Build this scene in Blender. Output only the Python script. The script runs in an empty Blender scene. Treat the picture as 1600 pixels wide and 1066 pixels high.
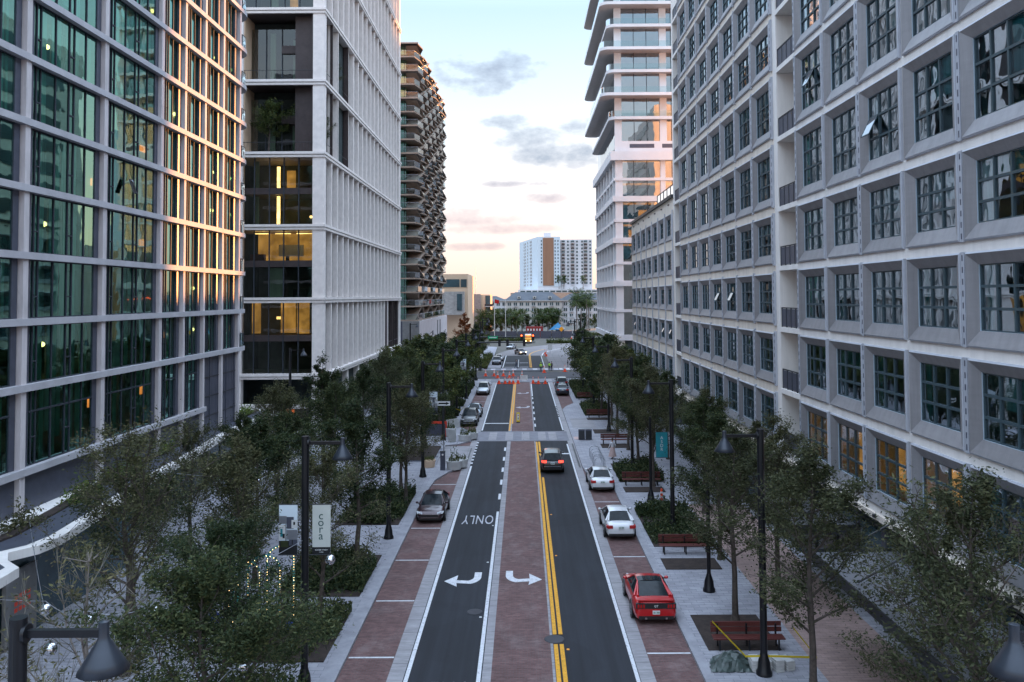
import bpy, bmesh, math, random
from mathutils import Vector, Matrix
rnd = random.Random(7)
SC = bpy.context.scene
COL = SC.collection
R = math.radians
W = bpy.data.worlds.new("World"); SC.world = W; W.use_nodes = True

# ------------------------------------------------------------------ materials
MATS = {}
def _ramp(nt, fac, stops):
    n = nt.nodes.new('ShaderNodeValToRGB')
    el = n.color_ramp.elements
    while len(el) < len(stops): el.new(0.5)
    for e, (p, c) in zip(el, stops):
        e.position = p; e.color = (*c, 1) if len(c) == 3 else c
    nt.links.new(fac, n.inputs[0]); return n.outputs[0]
def _noise(nt, scale, detail=4, rough=.6, vec=None, stretch=None):
    n = nt.nodes.new('ShaderNodeTexNoise'); n.inputs['Scale'].default_value = scale
    n.inputs['Detail'].default_value = detail; n.inputs['Roughness'].default_value = rough
    if vec is None:
        g = nt.nodes.new('ShaderNodeNewGeometry'); vec = g.outputs['Position']
    if stretch:
        m = nt.nodes.new('ShaderNodeMapping'); m.inputs['Scale'].default_value = stretch
        nt.links.new(vec, m.inputs[0]); vec = m.outputs[0]
    nt.links.new(vec, n.inputs['Vector']); return n.outputs['Fac']
def _mix(nt, fac, a, b, blend='MIX'):
    n = nt.nodes.new('ShaderNodeMix'); n.data_type = 'RGBA'; n.blend_type = blend
    for s, v in ((n.inputs['Factor'], fac), (n.inputs[6], a), (n.inputs[7], b)):
        if isinstance(v, (int, float)): s.default_value = v
        elif isinstance(v, tuple): s.default_value = (*v, 1) if len(v) == 3 else v
        else: nt.links.new(v, s)
    return n.outputs[2]
def _math(nt, op, a, b=0.0):
    n = nt.nodes.new('ShaderNodeMath'); n.operation = op
    for s, v in ((n.inputs[0], a), (n.inputs[1], b)):
        if isinstance(v, (int, float)): s.default_value = v
        else: nt.links.new(v, s)
    return n.outputs[0]
def new_mat(name):
    m = bpy.data.materials.new(name); m.use_nodes = True
    nt = m.node_tree; b = nt.nodes['Principled BSDF']
    MATS[name] = m
    return m, nt, b
def mat(name, col, rough=.6, metal=0., var=.25, scale=1.2, bump=0., bscale=20., spec=.5, emit=None, estr=0., stretch=None, coat=0.):
    """A Principled material whose colour wanders a little (dirt, weathering) with an optional fine bump."""
    if name in MATS: return MATS[name]
    m, nt, b = new_mat(name)
    b.inputs['Roughness'].default_value = rough; b.inputs['Metallic'].default_value = metal
    b.inputs['Specular IOR Level'].default_value = spec
    if coat: b.inputs['Coat Weight'].default_value = coat; b.inputs['Coat Roughness'].default_value = .05
    f = _noise(nt, scale, 5, .65, stretch=stretch)
    lo = tuple(c * (1 - var) for c in col); hi = tuple(min(1, c * (1 + var)) for c in col)
    c = _ramp(nt, f, [(.3, lo), (.7, hi)])
    nt.links.new(c, b.inputs['Base Color'])
    if bump:
        bn = nt.nodes.new('ShaderNodeBump'); bn.inputs['Strength'].default_value = bump; bn.inputs['Distance'].default_value = .02
        nt.links.new(_noise(nt, bscale, 3), bn.inputs['Height']); nt.links.new(bn.outputs[0], b.inputs['Normal'])
    if emit:
        b.inputs['Emission Color'].default_value = (*emit, 1); b.inputs['Emission Strength'].default_value = estr
    return m
def brick_mat(name, c1, c2, mortar, bw, bh, ms=.012, rough=.85, rot=0., blotch=.35, bscale=.35, bump=.25, bias=0.):
    m, nt, b = new_mat(name)
    b.inputs['Roughness'].default_value = rough
    g = nt.nodes.new('ShaderNodeNewGeometry'); mp = nt.nodes.new('ShaderNodeMapping')
    mp.inputs['Rotation'].default_value = (0, 0, rot); nt.links.new(g.outputs['Position'], mp.inputs[0])
    t = nt.nodes.new('ShaderNodeTexBrick'); nt.links.new(mp.outputs[0], t.inputs['Vector'])
    t.inputs['Scale'].default_value = 1; t.inputs['Brick Width'].default_value = bw; t.inputs['Row Height'].default_value = bh
    t.inputs['Mortar Size'].default_value = ms; t.inputs['Bias'].default_value = bias
    t.inputs['Color1'].default_value = (*c1, 1); t.inputs['Color2'].default_value = (*c2, 1); t.inputs['Mortar'].default_value = (*mortar, 1)
    f = _noise(nt, bscale, 6, .7)
    k = _ramp(nt, f, [(.25, (1 - blotch,) * 3), (.75, (1 + blotch * .6,) * 3)])
    if 'red' in name:   # worn, salt-bleached patches
        wf = _ramp(nt, _noise(nt, .8, 7, .72, stretch=(1., .55, 1)), [(.5, (0,0,0)), (.75, (.5,)*3)])
        wc = _mix(nt, wf, t.outputs['Color'], (.28,.225,.22))
    else: wc = t.outputs['Color']
    f2 = _noise(nt, 2.2, 5, .7, stretch=(.5, 3.2, 1))
    k2 = _ramp(nt, f2, [(.3, (.72,) * 3), (.75, (1.3,) * 3)])
    c = _mix(nt, 1., wc, k, 'MULTIPLY'); c = _mix(nt, 1., c, k2, 'MULTIPLY')
    nt.links.new(c, b.inputs['Base Color'])
    if bump:
        bn = nt.nodes.new('ShaderNodeBump'); bn.inputs['Strength'].default_value = bump; bn.inputs['Distance'].default_value = .01
        bn.invert = True
        nt.links.new(t.outputs['Fac'], bn.inputs['Height']); nt.links.new(bn.outputs[0], b.inputs['Normal'])
    return m
def glass_mat(name, tint, refl=.35, wav=.12, wscale=.55, rough=.01, gcol=(.9, .95, 1.)):
    """Window glass: a tinted clear pane under a wavy mirror-like coat."""
    m, nt, b = new_mat(name)
    nt.nodes.remove(b); out = nt.nodes['Material Output']
    tr = nt.nodes.new('ShaderNodeBsdfTransparent'); tr.inputs[0].default_value = (*tint, 1)
    gl = nt.nodes.new('ShaderNodeBsdfGlossy'); gl.inputs['Roughness'].default_value = rough; gl.inputs[0].default_value = (*gcol, 1)
    g = nt.nodes.new('ShaderNodeNewGeometry')
    h = _noise(nt, wscale, 2, .5)
    bn = nt.nodes.new('ShaderNodeBump'); bn.inputs['Strength'].default_value = 1.; bn.inputs['Distance'].default_value = wav
    nt.links.new(h, bn.inputs['Height']); nt.links.new(bn.outputs[0], gl.inputs['Normal'])
    lw = nt.nodes.new('ShaderNodeFresnel'); lw.inputs['IOR'].default_value = 1.5
    f = _math(nt, 'ADD', _math(nt, 'MULTIPLY', lw.outputs[0], 1. - refl), refl)
    mx = nt.nodes.new('ShaderNodeMixShader'); nt.links.new(f, mx.inputs[0])
    nt.links.new(tr.outputs[0], mx.inputs[1]); nt.links.new(gl.outputs[0], mx.inputs[2])
    nt.links.new(mx.outputs[0], out.inputs['Surface'])
    return m
def emis(name, col, s):
    if name in MATS: return MATS[name]
    m, nt, b = new_mat(name)
    f = _noise(nt, .9, 3, .5); c = _ramp(nt, f, [(.34, tuple(x * .4 for x in col)), (.66, col)])
    b.inputs['Base Color'].default_value = (*[x * .3 for x in col], 1)
    nt.links.new(c, b.inputs['Emission Color']); b.inputs['Emission Strength'].default_value = s
    return m

# ------------------------------------------------------------------ mesh builder
class MB:
    def __init__(s): s.v = []; s.f = []; s.m = []; s.ms = []; s.smooth = []
    def mi(s, m):
        if isinstance(m, str): m = MATS[m]
        if m not in s.ms: s.ms.append(m)
        return s.ms.index(m)
    def add(s, vs, fs, m, sm=False):
        o = len(s.v); s.v.extend(vs); k = s.mi(m)
        for f in fs: s.f.append(tuple(i + o for i in f)); s.m.append(k); s.smooth.append(sm)
    def box(s, x0, y0, z0, x1, y1, z1, m):
        if x0 > x1: x0, x1 = x1, x0
        if y0 > y1: y0, y1 = y1, y0
        if z0 > z1: z0, z1 = z1, z0
        s.add([(x0,y0,z0),(x1,y0,z0),(x1,y1,z0),(x0,y1,z0),(x0,y0,z1),(x1,y0,z1),(x1,y1,z1),(x0,y1,z1)],
              [(0,3,2,1),(4,5,6,7),(0,1,5,4),(1,2,6,5),(2,3,7,6),(3,0,4,7)], m)
        return s
    def cbox(s, x, y, z, dx, dy, dz, m): return s.box(x-dx/2, y-dy/2, z, x+dx/2, y+dy/2, z+dz, m)
    def quad(s, a, b, c, d, m): s.add([a,b,c,d], [(0,1,2,3)], m); return s
    def prism(s, pts, z0, z1, m, side=None):
        n = len(pts); vs = [(x,y,z0) for x,y in pts] + [(x,y,z1) for x,y in pts]
        a = sum(pts[i][0]*pts[(i+1)%n][1]-pts[(i+1)%n][0]*pts[i][1] for i in range(n))
        if a < 0:
            pts = pts[::-1]; vs = [(x,y,z0) for x,y in pts] + [(x,y,z1) for x,y in pts]
        s.add(vs, [tuple(range(n-1,-1,-1)), tuple(range(n,2*n))], m)
        s.add(vs, [(i,(i+1)%n,(i+1)%n+n,i+n) for i in range(n)], side or m)
        return s
    def sheet(s, pts, z, m):
        n = len(pts)
        a = sum(pts[i][0]*pts[(i+1)%n][1]-pts[(i+1)%n][0]*pts[i][1] for i in range(n))
        if a < 0: pts = pts[::-1]
        s.add([(x,y,z) for x,y in pts], [tuple(range(n))], m); return s
    def tube(s, p0, p1, r0, m, r1=None, n=10, caps=True, sm=True):
        r1 = r0 if r1 is None else r1
        a = Vector(p0); b = Vector(p1); d = (b-a)
        if d.length < 1e-6: return s
        q = d.to_track_quat('Z', 'Y'); vs = []
        for c, r in ((a, r0), (b, r1)):
            for i in range(n):
                t = 2*math.pi*i/n; vs.append(tuple(c + q @ Vector((r*math.cos(t), r*math.sin(t), 0))))
        s.add(vs, [(i,(i+1)%n,(i+1)%n+n,i+n) for i in range(n)], m, sm)
        if caps: s.add(vs, [tuple(range(n-1,-1,-1)), tuple(range(n,2*n))], m)
        return s
    def path(s, pts, r, m, n=8, r1=None):
        for i in range(len(pts)-1):
            k0 = i/(len(pts)-1); k1 = (i+1)/(len(pts)-1); e = r if r1 is None else r1
            s.tube(pts[i], pts[i+1], r+(e-r)*k0, m, r+(e-r)*k1, n, True)
        return s
    def lathe(s, prof, m, c=(0,0,0), n=20, caps=True):
        vs = []; k = len(prof)
        for r, z in prof:
            for i in range(n):
                t = 2*math.pi*i/n; vs.append((c[0]+r*math.cos(t), c[1]+r*math.sin(t), c[2]+z))
        s.add(vs, [(j*n+i, j*n+(i+1)%n, (j+1)*n+(i+1)%n, (j+1)*n+i) for j in range(k-1) for i in range(n)], m, True)
        if caps:
            s.add(vs[:n], [tuple(range(n-1,-1,-1))], m); s.add(vs[-n:], [tuple(range(n))], m)
        return s
    def ball(s, c, r, m, n=14, k=8, sz=1.):
        return s.lathe([(max(.001, r*math.sin(math.pi*j/k)), -r*sz*math.cos(math.pi*j/k)) for j in range(k+1)], m, c, n, False)
    def mesh(s, name):
        me = bpy.data.meshes.new(name)
        me.from_pydata(s.v, [], s.f)
        for m in s.ms: me.materials.append(m)
        me.polygons.foreach_set('material_index', s.m)
        me.polygons.foreach_set('use_smooth', s.smooth)
        me.update(); return me
    def build(s, name, parent=None, loc=None, rz=0.):
        o = bpy.data.objects.new(name, s.mesh(name)); COL.objects.link(o)
        if parent: o.parent = parent
        if loc: o.location = loc
        if rz: o.rotation_euler = (0,0,rz)
        return o
def tag(o, label=None, cat=None, group=None, kind=None):
    if label: o['label'] = label
    if cat: o['category'] = cat
    if group: o['group'] = group
    if kind: o['kind'] = kind
    return o
def thing(name, label, cat, loc=(0,0,0), rz=0., group=None):
    o = bpy.data.objects.new(name, None); COL.objects.link(o); o.empty_display_size = .3
    o.location = loc; o.rotation_euler = (0,0,rz)
    return tag(o, label, cat, group)
def struct(mb, name): return tag(mb.build(name), kind='structure')
def kids(o): return [c for c in bpy.data.objects if c.parent == o]
def dup(root, loc, rz=0., label=None, group=None, scale=None):
    def cp(o, par):
        c = o.copy(); COL.objects.link(c)
        if par: c.parent = par
        for ch in kids(o):
            if ch.name in done: continue
            done.add(ch.name); cp(ch, c)
        return c
    done = set()
    r = cp(root, None); r.location = loc; r.rotation_euler = (0,0,rz)
    if scale: r.scale = scale if isinstance(scale, tuple) else (scale,)*3
    if label: r['label'] = label
    if group: r['group'] = group
    return r
ORD = ['nearest','second','third','fourth','fifth','sixth','seventh','eighth','ninth','tenth','eleventh','twelfth','thirteenth','fourteenth','fifteenth','sixteenth','seventeenth','eighteenth']
def text_mesh(txt, size, m, depth=.004, align='CENTER', space=1.):
    """Lettering as a mesh in the XZ plane, facing -Y."""
    cu = bpy.data.curves.new('txt', 'FONT'); cu.body = txt; cu.size = size; cu.align_x = align; cu.align_y = 'CENTER'
    cu.extrude = depth; cu.space_character = space; cu.resolution_u = 3
    o = bpy.data.objects.new('txt', cu); COL.objects.link(o)
    dg = bpy.context.evaluated_depsgraph_get(); me = bpy.data.meshes.new_from_object(o.evaluated_get(dg))
    bpy.data.objects.remove(o)
    mb = MB(); mb.add([(v.co.x, -v.co.z, v.co.y) for v in me.vertices], [tuple(p.vertices) for p in me.polygons], m)
    bpy.data.meshes.remove(me)
    return mb

# ------------------------------------------------------------------ camera
f_px, H = 1300., 14.5
pit, rol = R(2.2), R(.32)
F = Vector((0, math.cos(pit), math.sin(pit))); U0 = Vector((0, -math.sin(pit), math.cos(pit))); R0 = Vector((1,0,0))
RR = R0*math.cos(rol) - U0*math.sin(rol); UU = U0*math.cos(rol) + R0*math.sin(rol)
cx = 817 - f_px*math.tan(pit)*math.sin(rol); cy = 464 - f_px*math.tan(pit)*math.cos(rol)
cam = bpy.data.cameras.new('camera'); co = bpy.data.objects.new('camera', cam); COL.objects.link(co)
m4 = Matrix((RR, UU, -F)).transposed().to_4x4(); m4.translation = (0,0,H); co.matrix_world = m4
cam.sensor_width = 36; cam.lens = f_px/1600*36; cam.shift_x = (800-cx)/1600; cam.shift_y = (cy-533)/1600
cam.clip_start = .3; cam.clip_end = 9000
SC.camera = co

# ------------------------------------------------------------------ light
SUN_AZ, SUN_EL = R(30.5), R(5.0)
sun = bpy.data.lights.new('sun', 'SUN'); sun.energy = 2.6; sun.angle = R(.6); sun.color = (1., .40, .11)
so = bpy.data.objects.new('sun', sun); COL.objects.link(so)
d = Vector((math.sin(SUN_AZ)*math.cos(SUN_EL), math.cos(SUN_AZ)*math.cos(SUN_EL), math.sin(SUN_EL)))
so.rotation_euler = d.to_track_quat('Z', 'Y').to_euler(); so.location = d*200
def world():
    nt = W.node_tree; bg = nt.nodes['Background']
    sky = nt.nodes.new('ShaderNodeTexSky'); sky.sky_type = 'NISHITA'; sky.sun_disc = False
    sky.sun_elevation = SUN_EL; sky.sun_rotation = SUN_AZ; sky.air_density = 1.; sky.dust_density = 1.2; sky.ozone_density = 1.5
    tc = nt.nodes.new('ShaderNodeTexCoord'); gen = tc.outputs['Generated']
    sep = nt.nodes.new('ShaderNodeSeparateXYZ'); nt.links.new(gen, sep.inputs[0])
    # thin evening veil: whitens the sky, peach low down, blue higher up
    veil = _ramp(nt, sep.outputs['Z'], [(0., (2.95, 2.15, 1.85)), (.05, (3.1, 2.5, 2.3)), (.12, (3.05, 2.85, 2.85)), (.2, (2.65, 2.9, 3.15)), (.33, (1.75, 2.4, 3.05)), (.42, (2.9, 3.8, 4.9)), (.7, (5.3, 6.6, 8.6)), (1., (5.8, 7.1, 9.2))])
    c = _mix(nt, .96, sky.outputs[0], veil)
    # clouds, flattened as a far layer
    dz = _math(nt, 'ADD', sep.outputs['Z'], .06)
    cmb = nt.nodes.new('ShaderNodeCombineXYZ')
    nt.links.new(_math(nt, 'DIVIDE', sep.outputs['X'], dz), cmb.inputs[0]); nt.links.new(_math(nt, 'DIVIDE', sep.outputs['Y'], dz), cmb.inputs[1])
    def puff(x, z, sx, sz):   # a cloud bank round one direction
        a = _math(nt, 'DIVIDE', _math(nt, 'SUBTRACT', sep.outputs['X'], x), sx); b = _math(nt, 'DIVIDE', _math(nt, 'SUBTRACT', sep.outputs['Z'], z), sz)
        r2 = _math(nt, 'ADD', _math(nt, 'MULTIPLY', a, a), _math(nt, 'MULTIPLY', b, b))
        return _math(nt, 'SUBTRACT', 1., r2)
    n1 = _noise(nt, 24., 7, .58, vec=gen, stretch=(1., .4, 2.0))
    n2 = _noise(nt, 3.2, 7, .6, vec=gen, stretch=(1., 1., 3.5))
    banks = None
    for p in [(-.038, .262, .062, .022), (-.03, .205, .034, .010), (.010, .188, .045, .013), (.045, .168, .06, .022), (-.065, .095, .07, .013), (-.02, .082, .08, .007), (.03,.118,.04,.007), (.075,.2,.03,.014), (.0,.135,.05,.004), (-.06,.06,.05,.005)]:
        q = puff(*p); banks = q if banks is None else _math(nt, 'MAXIMUM', banks, q)
    banks = _math(nt, 'MAXIMUM', banks, -1.6)
    ahead = _math(nt, 'GREATER_THAN', sep.outputs['Y'], .5)
    dens = _math(nt, 'ADD', _math(nt, 'MULTIPLY', banks, .6), _math(nt, 'MULTIPLY', _math(nt, 'SUBTRACT', n1, .49), 2.7))
    dens = _math(nt, 'MULTIPLY', dens, ahead)
    d2 = _math(nt, 'MULTIPLY', _math(nt, 'SUBTRACT', n2, .6), 1.1)
    dens = _math(nt, 'MAXIMUM', dens, d2)
    k = _ramp(nt, dens, [(.0, (0,0,0)), (.35, (.46,)*3), (.85, (.95,)*3)])
    ccol = _ramp(nt, sep.outputs['Z'], [(0., (2.2, 1.75, 1.6)), (.10, (2.2, 1.9, 1.95)), (.16, (1.3, 1.5, 1.8)), (.3, (1.15, 1.42, 1.85)), (.45,(2.6,3.1,3.8)), (.8,(4.6,5.2,6.2))])
    c = _mix(nt, k, c, ccol)
    nt.links.new(c, bg.inputs['Color']); bg.inputs['Strength'].default_value = .1
world()
SC.render.engine = 'CYCLES'
SC.view_settings.view_transform = 'Standard'; SC.view_settings.look = 'None'
SC.view_settings.exposure = 1.98; SC.view_settings.gamma = 1.
SC.cycles.max_bounces = 6; SC.cycles.transparent_max_bounces = 10; SC.cycles.diffuse_bounces = 2; SC.cycles.glossy_bounces = 3
SC.cycles.caustics_reflective = False; SC.cycles.caustics_refractive = False; SC.cycles.use_denoising = True
SC.cycles.sample_clamp_indirect = 6.

# ------------------------------------------------------------------ palette
mat('asphalt', (.015,.017,.022), .9, var=.22, scale=.5, bump=.15, bscale=60, stretch=(2.5,.25,1))
mat('worn asphalt', (.06,.06,.068), .9, var=.25, scale=.4)
mat('pale road', (.21,.195,.2), .9, var=.18, scale=.25)
brick_mat('concrete strip', (.29,.28,.295), (.33,.32,.33), (.12,.12,.13), 60., 3.05, .02, blotch=.22, bscale=.7, bump=.1)
mat('white paint line', (.62,.63,.66), .7, var=.12, scale=5)
mat('worn white paint', (.46,.46,.5), .8, var=.4, scale=9)
mat('yellow paint line', (.72,.34,.015), .7, var=.15, scale=5)
brick_mat('red brick paving', (.115,.052,.048), (.175,.09,.084), (.125,.09,.088), .22, .11, .014, blotch=.32, bscale=.55)
brick_mat('pale pavers', (.30,.30,.335), (.37,.37,.405), (.22,.22,.245), .6, .3, .014, blotch=.2, bscale=.3)
brick_mat('shop glow pavers', (.33,.235,.215), (.40,.28,.25), (.26,.19,.17), .4, .2, .012, blotch=.18)  # pink-beige colour holds the warm shop light falling on the walk
mat('curb stone', (.30,.30,.33), .8, var=.2, scale=1.5)
mat('soil', (.035,.024,.02), .95, var=.5, scale=3, bump=.4, bscale=14)
mat('lilac concrete', (.58,.535,.54), .75, var=.17, scale=1.8, stretch=(1,1,.25), bump=.06, bscale=30)
mat('grey ledge', (.45,.44,.465), .7, var=.12, scale=.8)
mat('slate metal', (.085,.092,.125), .45, .3, var=.15, scale=2)
mat('dark mullion', (.022,.03,.042), .7, .0, var=.15)
mat('near black', (.008,.009,.011), .6, var=.3)
mat('charcoal', (.025,.027,.032), .5, var=.25)
mat('black metal', (.008,.009,.012), .38, .2, var=.25, spec=.5)
mat('white wall', (.80,.76,.72), .8, var=.10, scale=1.6, stretch=(1,1,.12))
mat('cream wall', (.72,.64,.55), .8, var=.12, scale=1.6, stretch=(1,1,.14))
mat('grey panel', (.265,.258,.268), .5, .15, var=.06, scale=.8, stretch=(1,1,6))
def vary(name, lo=.88, hi=1.12):
    nt = MATS[name].node_tree; b = nt.nodes['Principled BSDF']; l = b.inputs['Base Color'].links[0].from_socket
    oi = nt.nodes.new('ShaderNodeObjectInfo'); k = _ramp(nt, oi.outputs['Random'], [(0., (lo,)*3), (1., (hi,)*3)])
    st = _ramp(nt, _noise(nt, 2.4, 5, .7, stretch=(1,1,.1)), [(.35, (.86,)*3), (.6, (1.03,)*3)])
    nt.links.new(_mix(nt, 1., _mix(nt, 1., l, k, 'MULTIPLY'), st, 'MULTIPLY'), b.inputs['Base Color'])
vary('grey panel')
nt_ = MATS['asphalt'].node_tree; b_ = nt_.nodes['Principled BSDF']; l_ = b_.inputs['Base Color'].links[0].from_socket
k1 = _ramp(nt_, _noise(nt_, 1.7, 4, .6, stretch=(1,.012,1)), [(.35, (.78,)*3), (.65, (1.3,)*3)])
k2 = _ramp(nt_, _noise(nt_, .16, 3, .5), [(.47, (1.,)*3), (.5, (1.16,)*3)])
k3 = _ramp(nt_, _noise(nt_, 1.1, 6, .75), [(.62, (1.,)*3), (.72, (.62,)*3)])
nt_.links.new(_mix(nt_, 1., _mix(nt_, 1., _mix(nt_, 1., l_, k1, 'MULTIPLY'), k2, 'MULTIPLY'), k3, 'MULTIPLY'), b_.inputs['Base Color'])
for w_ in ('white paint line', 'yellow paint line'):
    nt_ = MATS[w_].node_tree; b_ = nt_.nodes['Principled BSDF']; l_ = b_.inputs['Base Color'].links[0].from_socket
    k1 = _ramp(nt_, _noise(nt_, 7., 6, .75), [(.34, (.45,)*3), (.46, (1.,)*3)])
    nt_.links.new(_mix(nt_, 1., l_, k1, 'MULTIPLY'), b_.inputs['Base Color'])
mat('grey panel edge', (.43,.45,.5), .5, .1, var=.1)
mat('window frame', (.040,.070,.085), .5, .0, var=.15)
mat('pale jamb', (.42,.52,.60), .5, var=.1)
mat('room dark', (.035,.05,.052), .9, var=.4, scale=.7)
mat('room teal', (.09,.20,.22), .9, var=.5, scale=.5)
mat('room grey', (.14,.16,.15), .9, var=.4, scale=.35)
mat('curtain green', (.46,.72,.62), .9, var=.25, scale=1.1, stretch=(1,6,.15))
mat('curtain pale', (.80,.85,.81), .9, var=.25, scale=1.1, stretch=(1,6,.15))
mat('slab soffit', (.2,.2,.2), .9, var=.2)
mat('fin white', (.80,.735,.70), .7, var=.09, scale=1.6)
mat('screen pale', (.80,.735,.70), .75, var=.10, scale=3.2, stretch=(1,1,.5))
mat('bronze panel', (.06,.045,.045), .5, .3, var=.2)
mat('tan concrete', (.34,.265,.21), .85, var=.16, scale=.5)
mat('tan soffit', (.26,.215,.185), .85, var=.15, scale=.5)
mat('tower white', (.74,.73,.74), .6, var=.05, scale=.4)
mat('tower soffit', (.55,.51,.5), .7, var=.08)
mat('foil grey', (.35,.36,.4), .3, .6, var=.2)
mat('wood red', (.10,.022,.018), .6, var=.3, scale=4, stretch=(.3,6,6))
mat('planter white', (.55,.55,.54), .6, var=.12)
mat('bark', (.075,.06,.05), .95, var=.4, scale=6, bump=.5, bscale=25)
mat('pale bark', (.22,.19,.17), .95, var=.3, scale=6)
mat('cone orange', (.85,.07,.015), .55, var=.1)
mat('reflective white', (.75,.75,.74), .5, var=.1)
mat('rubber', (.012,.012,.013), .85, var=.2)
mat('teal cloth', (.035,.06,.06), .8, var=.15)
mat('teal metal', (.01,.20,.24), .5, var=.2)
mat('blue cloth', (.02,.06,.50), .8, var=.3)
mat('banner cream', (.52,.54,.50), .8, var=.06)
mat('banner ink', (.02,.07,.07), .8, var=.1)
mat('silver', (.75,.75,.78), .12, 1., var=.05)
mat('skin', (.45,.27,.2), .6, var=.1)
mat('hi vis', (.42,.75,.02), .6, var=.1)
mat('navy cloth', (.02,.025,.045), .9, var=.2)
mat('rose cloth', (.50,.36,.33), .9, var=.1)
mat('white cloth', (.7,.7,.72), .9, var=.1)
mat('hair brown', (.05,.03,.02), .7, var=.2)
mat('orange plastic', (.72,.06,.025), .5, var=.12)
mat('sign yellow', (.85,.62,.01), .5, var=.06)
mat('sign orange', (.9,.35,.01), .5, var=.06)
mat('sign green', (.0,.32,.14), .5, var=.06)
mat('steel pole', (.35,.37,.4), .4, .7, var=.12)
mat('roof slate', (.065,.075,.09), .8, var=.25, scale=.2)
mat('stucco', (.52,.49,.46), .85, var=.08, scale=.1)
mat('stucco white', (.62,.62,.64), .85, var=.07, scale=.1)
mat('tower blue white', (.60,.68,.74), .8, var=.05, scale=.05)
mat('copper brown', (.28,.145,.085), .7, var=.15, scale=.1, stretch=(3,3,.3))
mat('far window', (.05,.09,.105), .25, .2, var=.4, scale=.3)
mat('sunset tinted stone', (.68,.49,.34), .85, var=.08, scale=.2)  # orange sunset glow mixed into the stone colour; the front gets no sun
brick_mat('museum cladding', (.38,.36,.34), (.46,.43,.40), (.25,.23,.22), 3.2, .8, .05, blotch=.1, bump=0)
mat('grass', (.10,.095,.08), .9, var=.35, scale=.4)
glass_mat('green glass', (.46,.86,.76), .24, .010, .42, gcol=(.50,.92,.82))
glass_mat('grey glass', (.30,.78,.86), .38, .013, .6, gcol=(.82,.92,1.))
glass_mat('office glass', (.55,.58,.50), .12, .012, .5, gcol=(.8,.8,.8))
glass_mat('tower glass', (.35,.42,.45), .42, .03, .35, gcol=(.85,.9,.95))
glass_mat('rail glass', (.72,.84,.84), .06, .0, 1.)
emis('warm room', (1.,.20,.045), .6)
emis('warm lamp', (1.,.62,.22), 2.)
emis('amber ceiling', (1.,.33,.04), .55)
emis('office light', (1.,.50,.12), .20)
emis('red lens', (1.,.06,.015), 5.)
emis('tail glow', (1.,.05,.03), 1.6)
emis('head glow', (1.,.7,.4), 4.)
# ================================================================== buildings
def inst(me, name, parent, loc=(0,0,0), label=None):
    o = bpy.data.objects.new(name, me); COL.objects.link(o); o.parent = parent; o.location = loc
    if label: o['label'] = label
    return o

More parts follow.
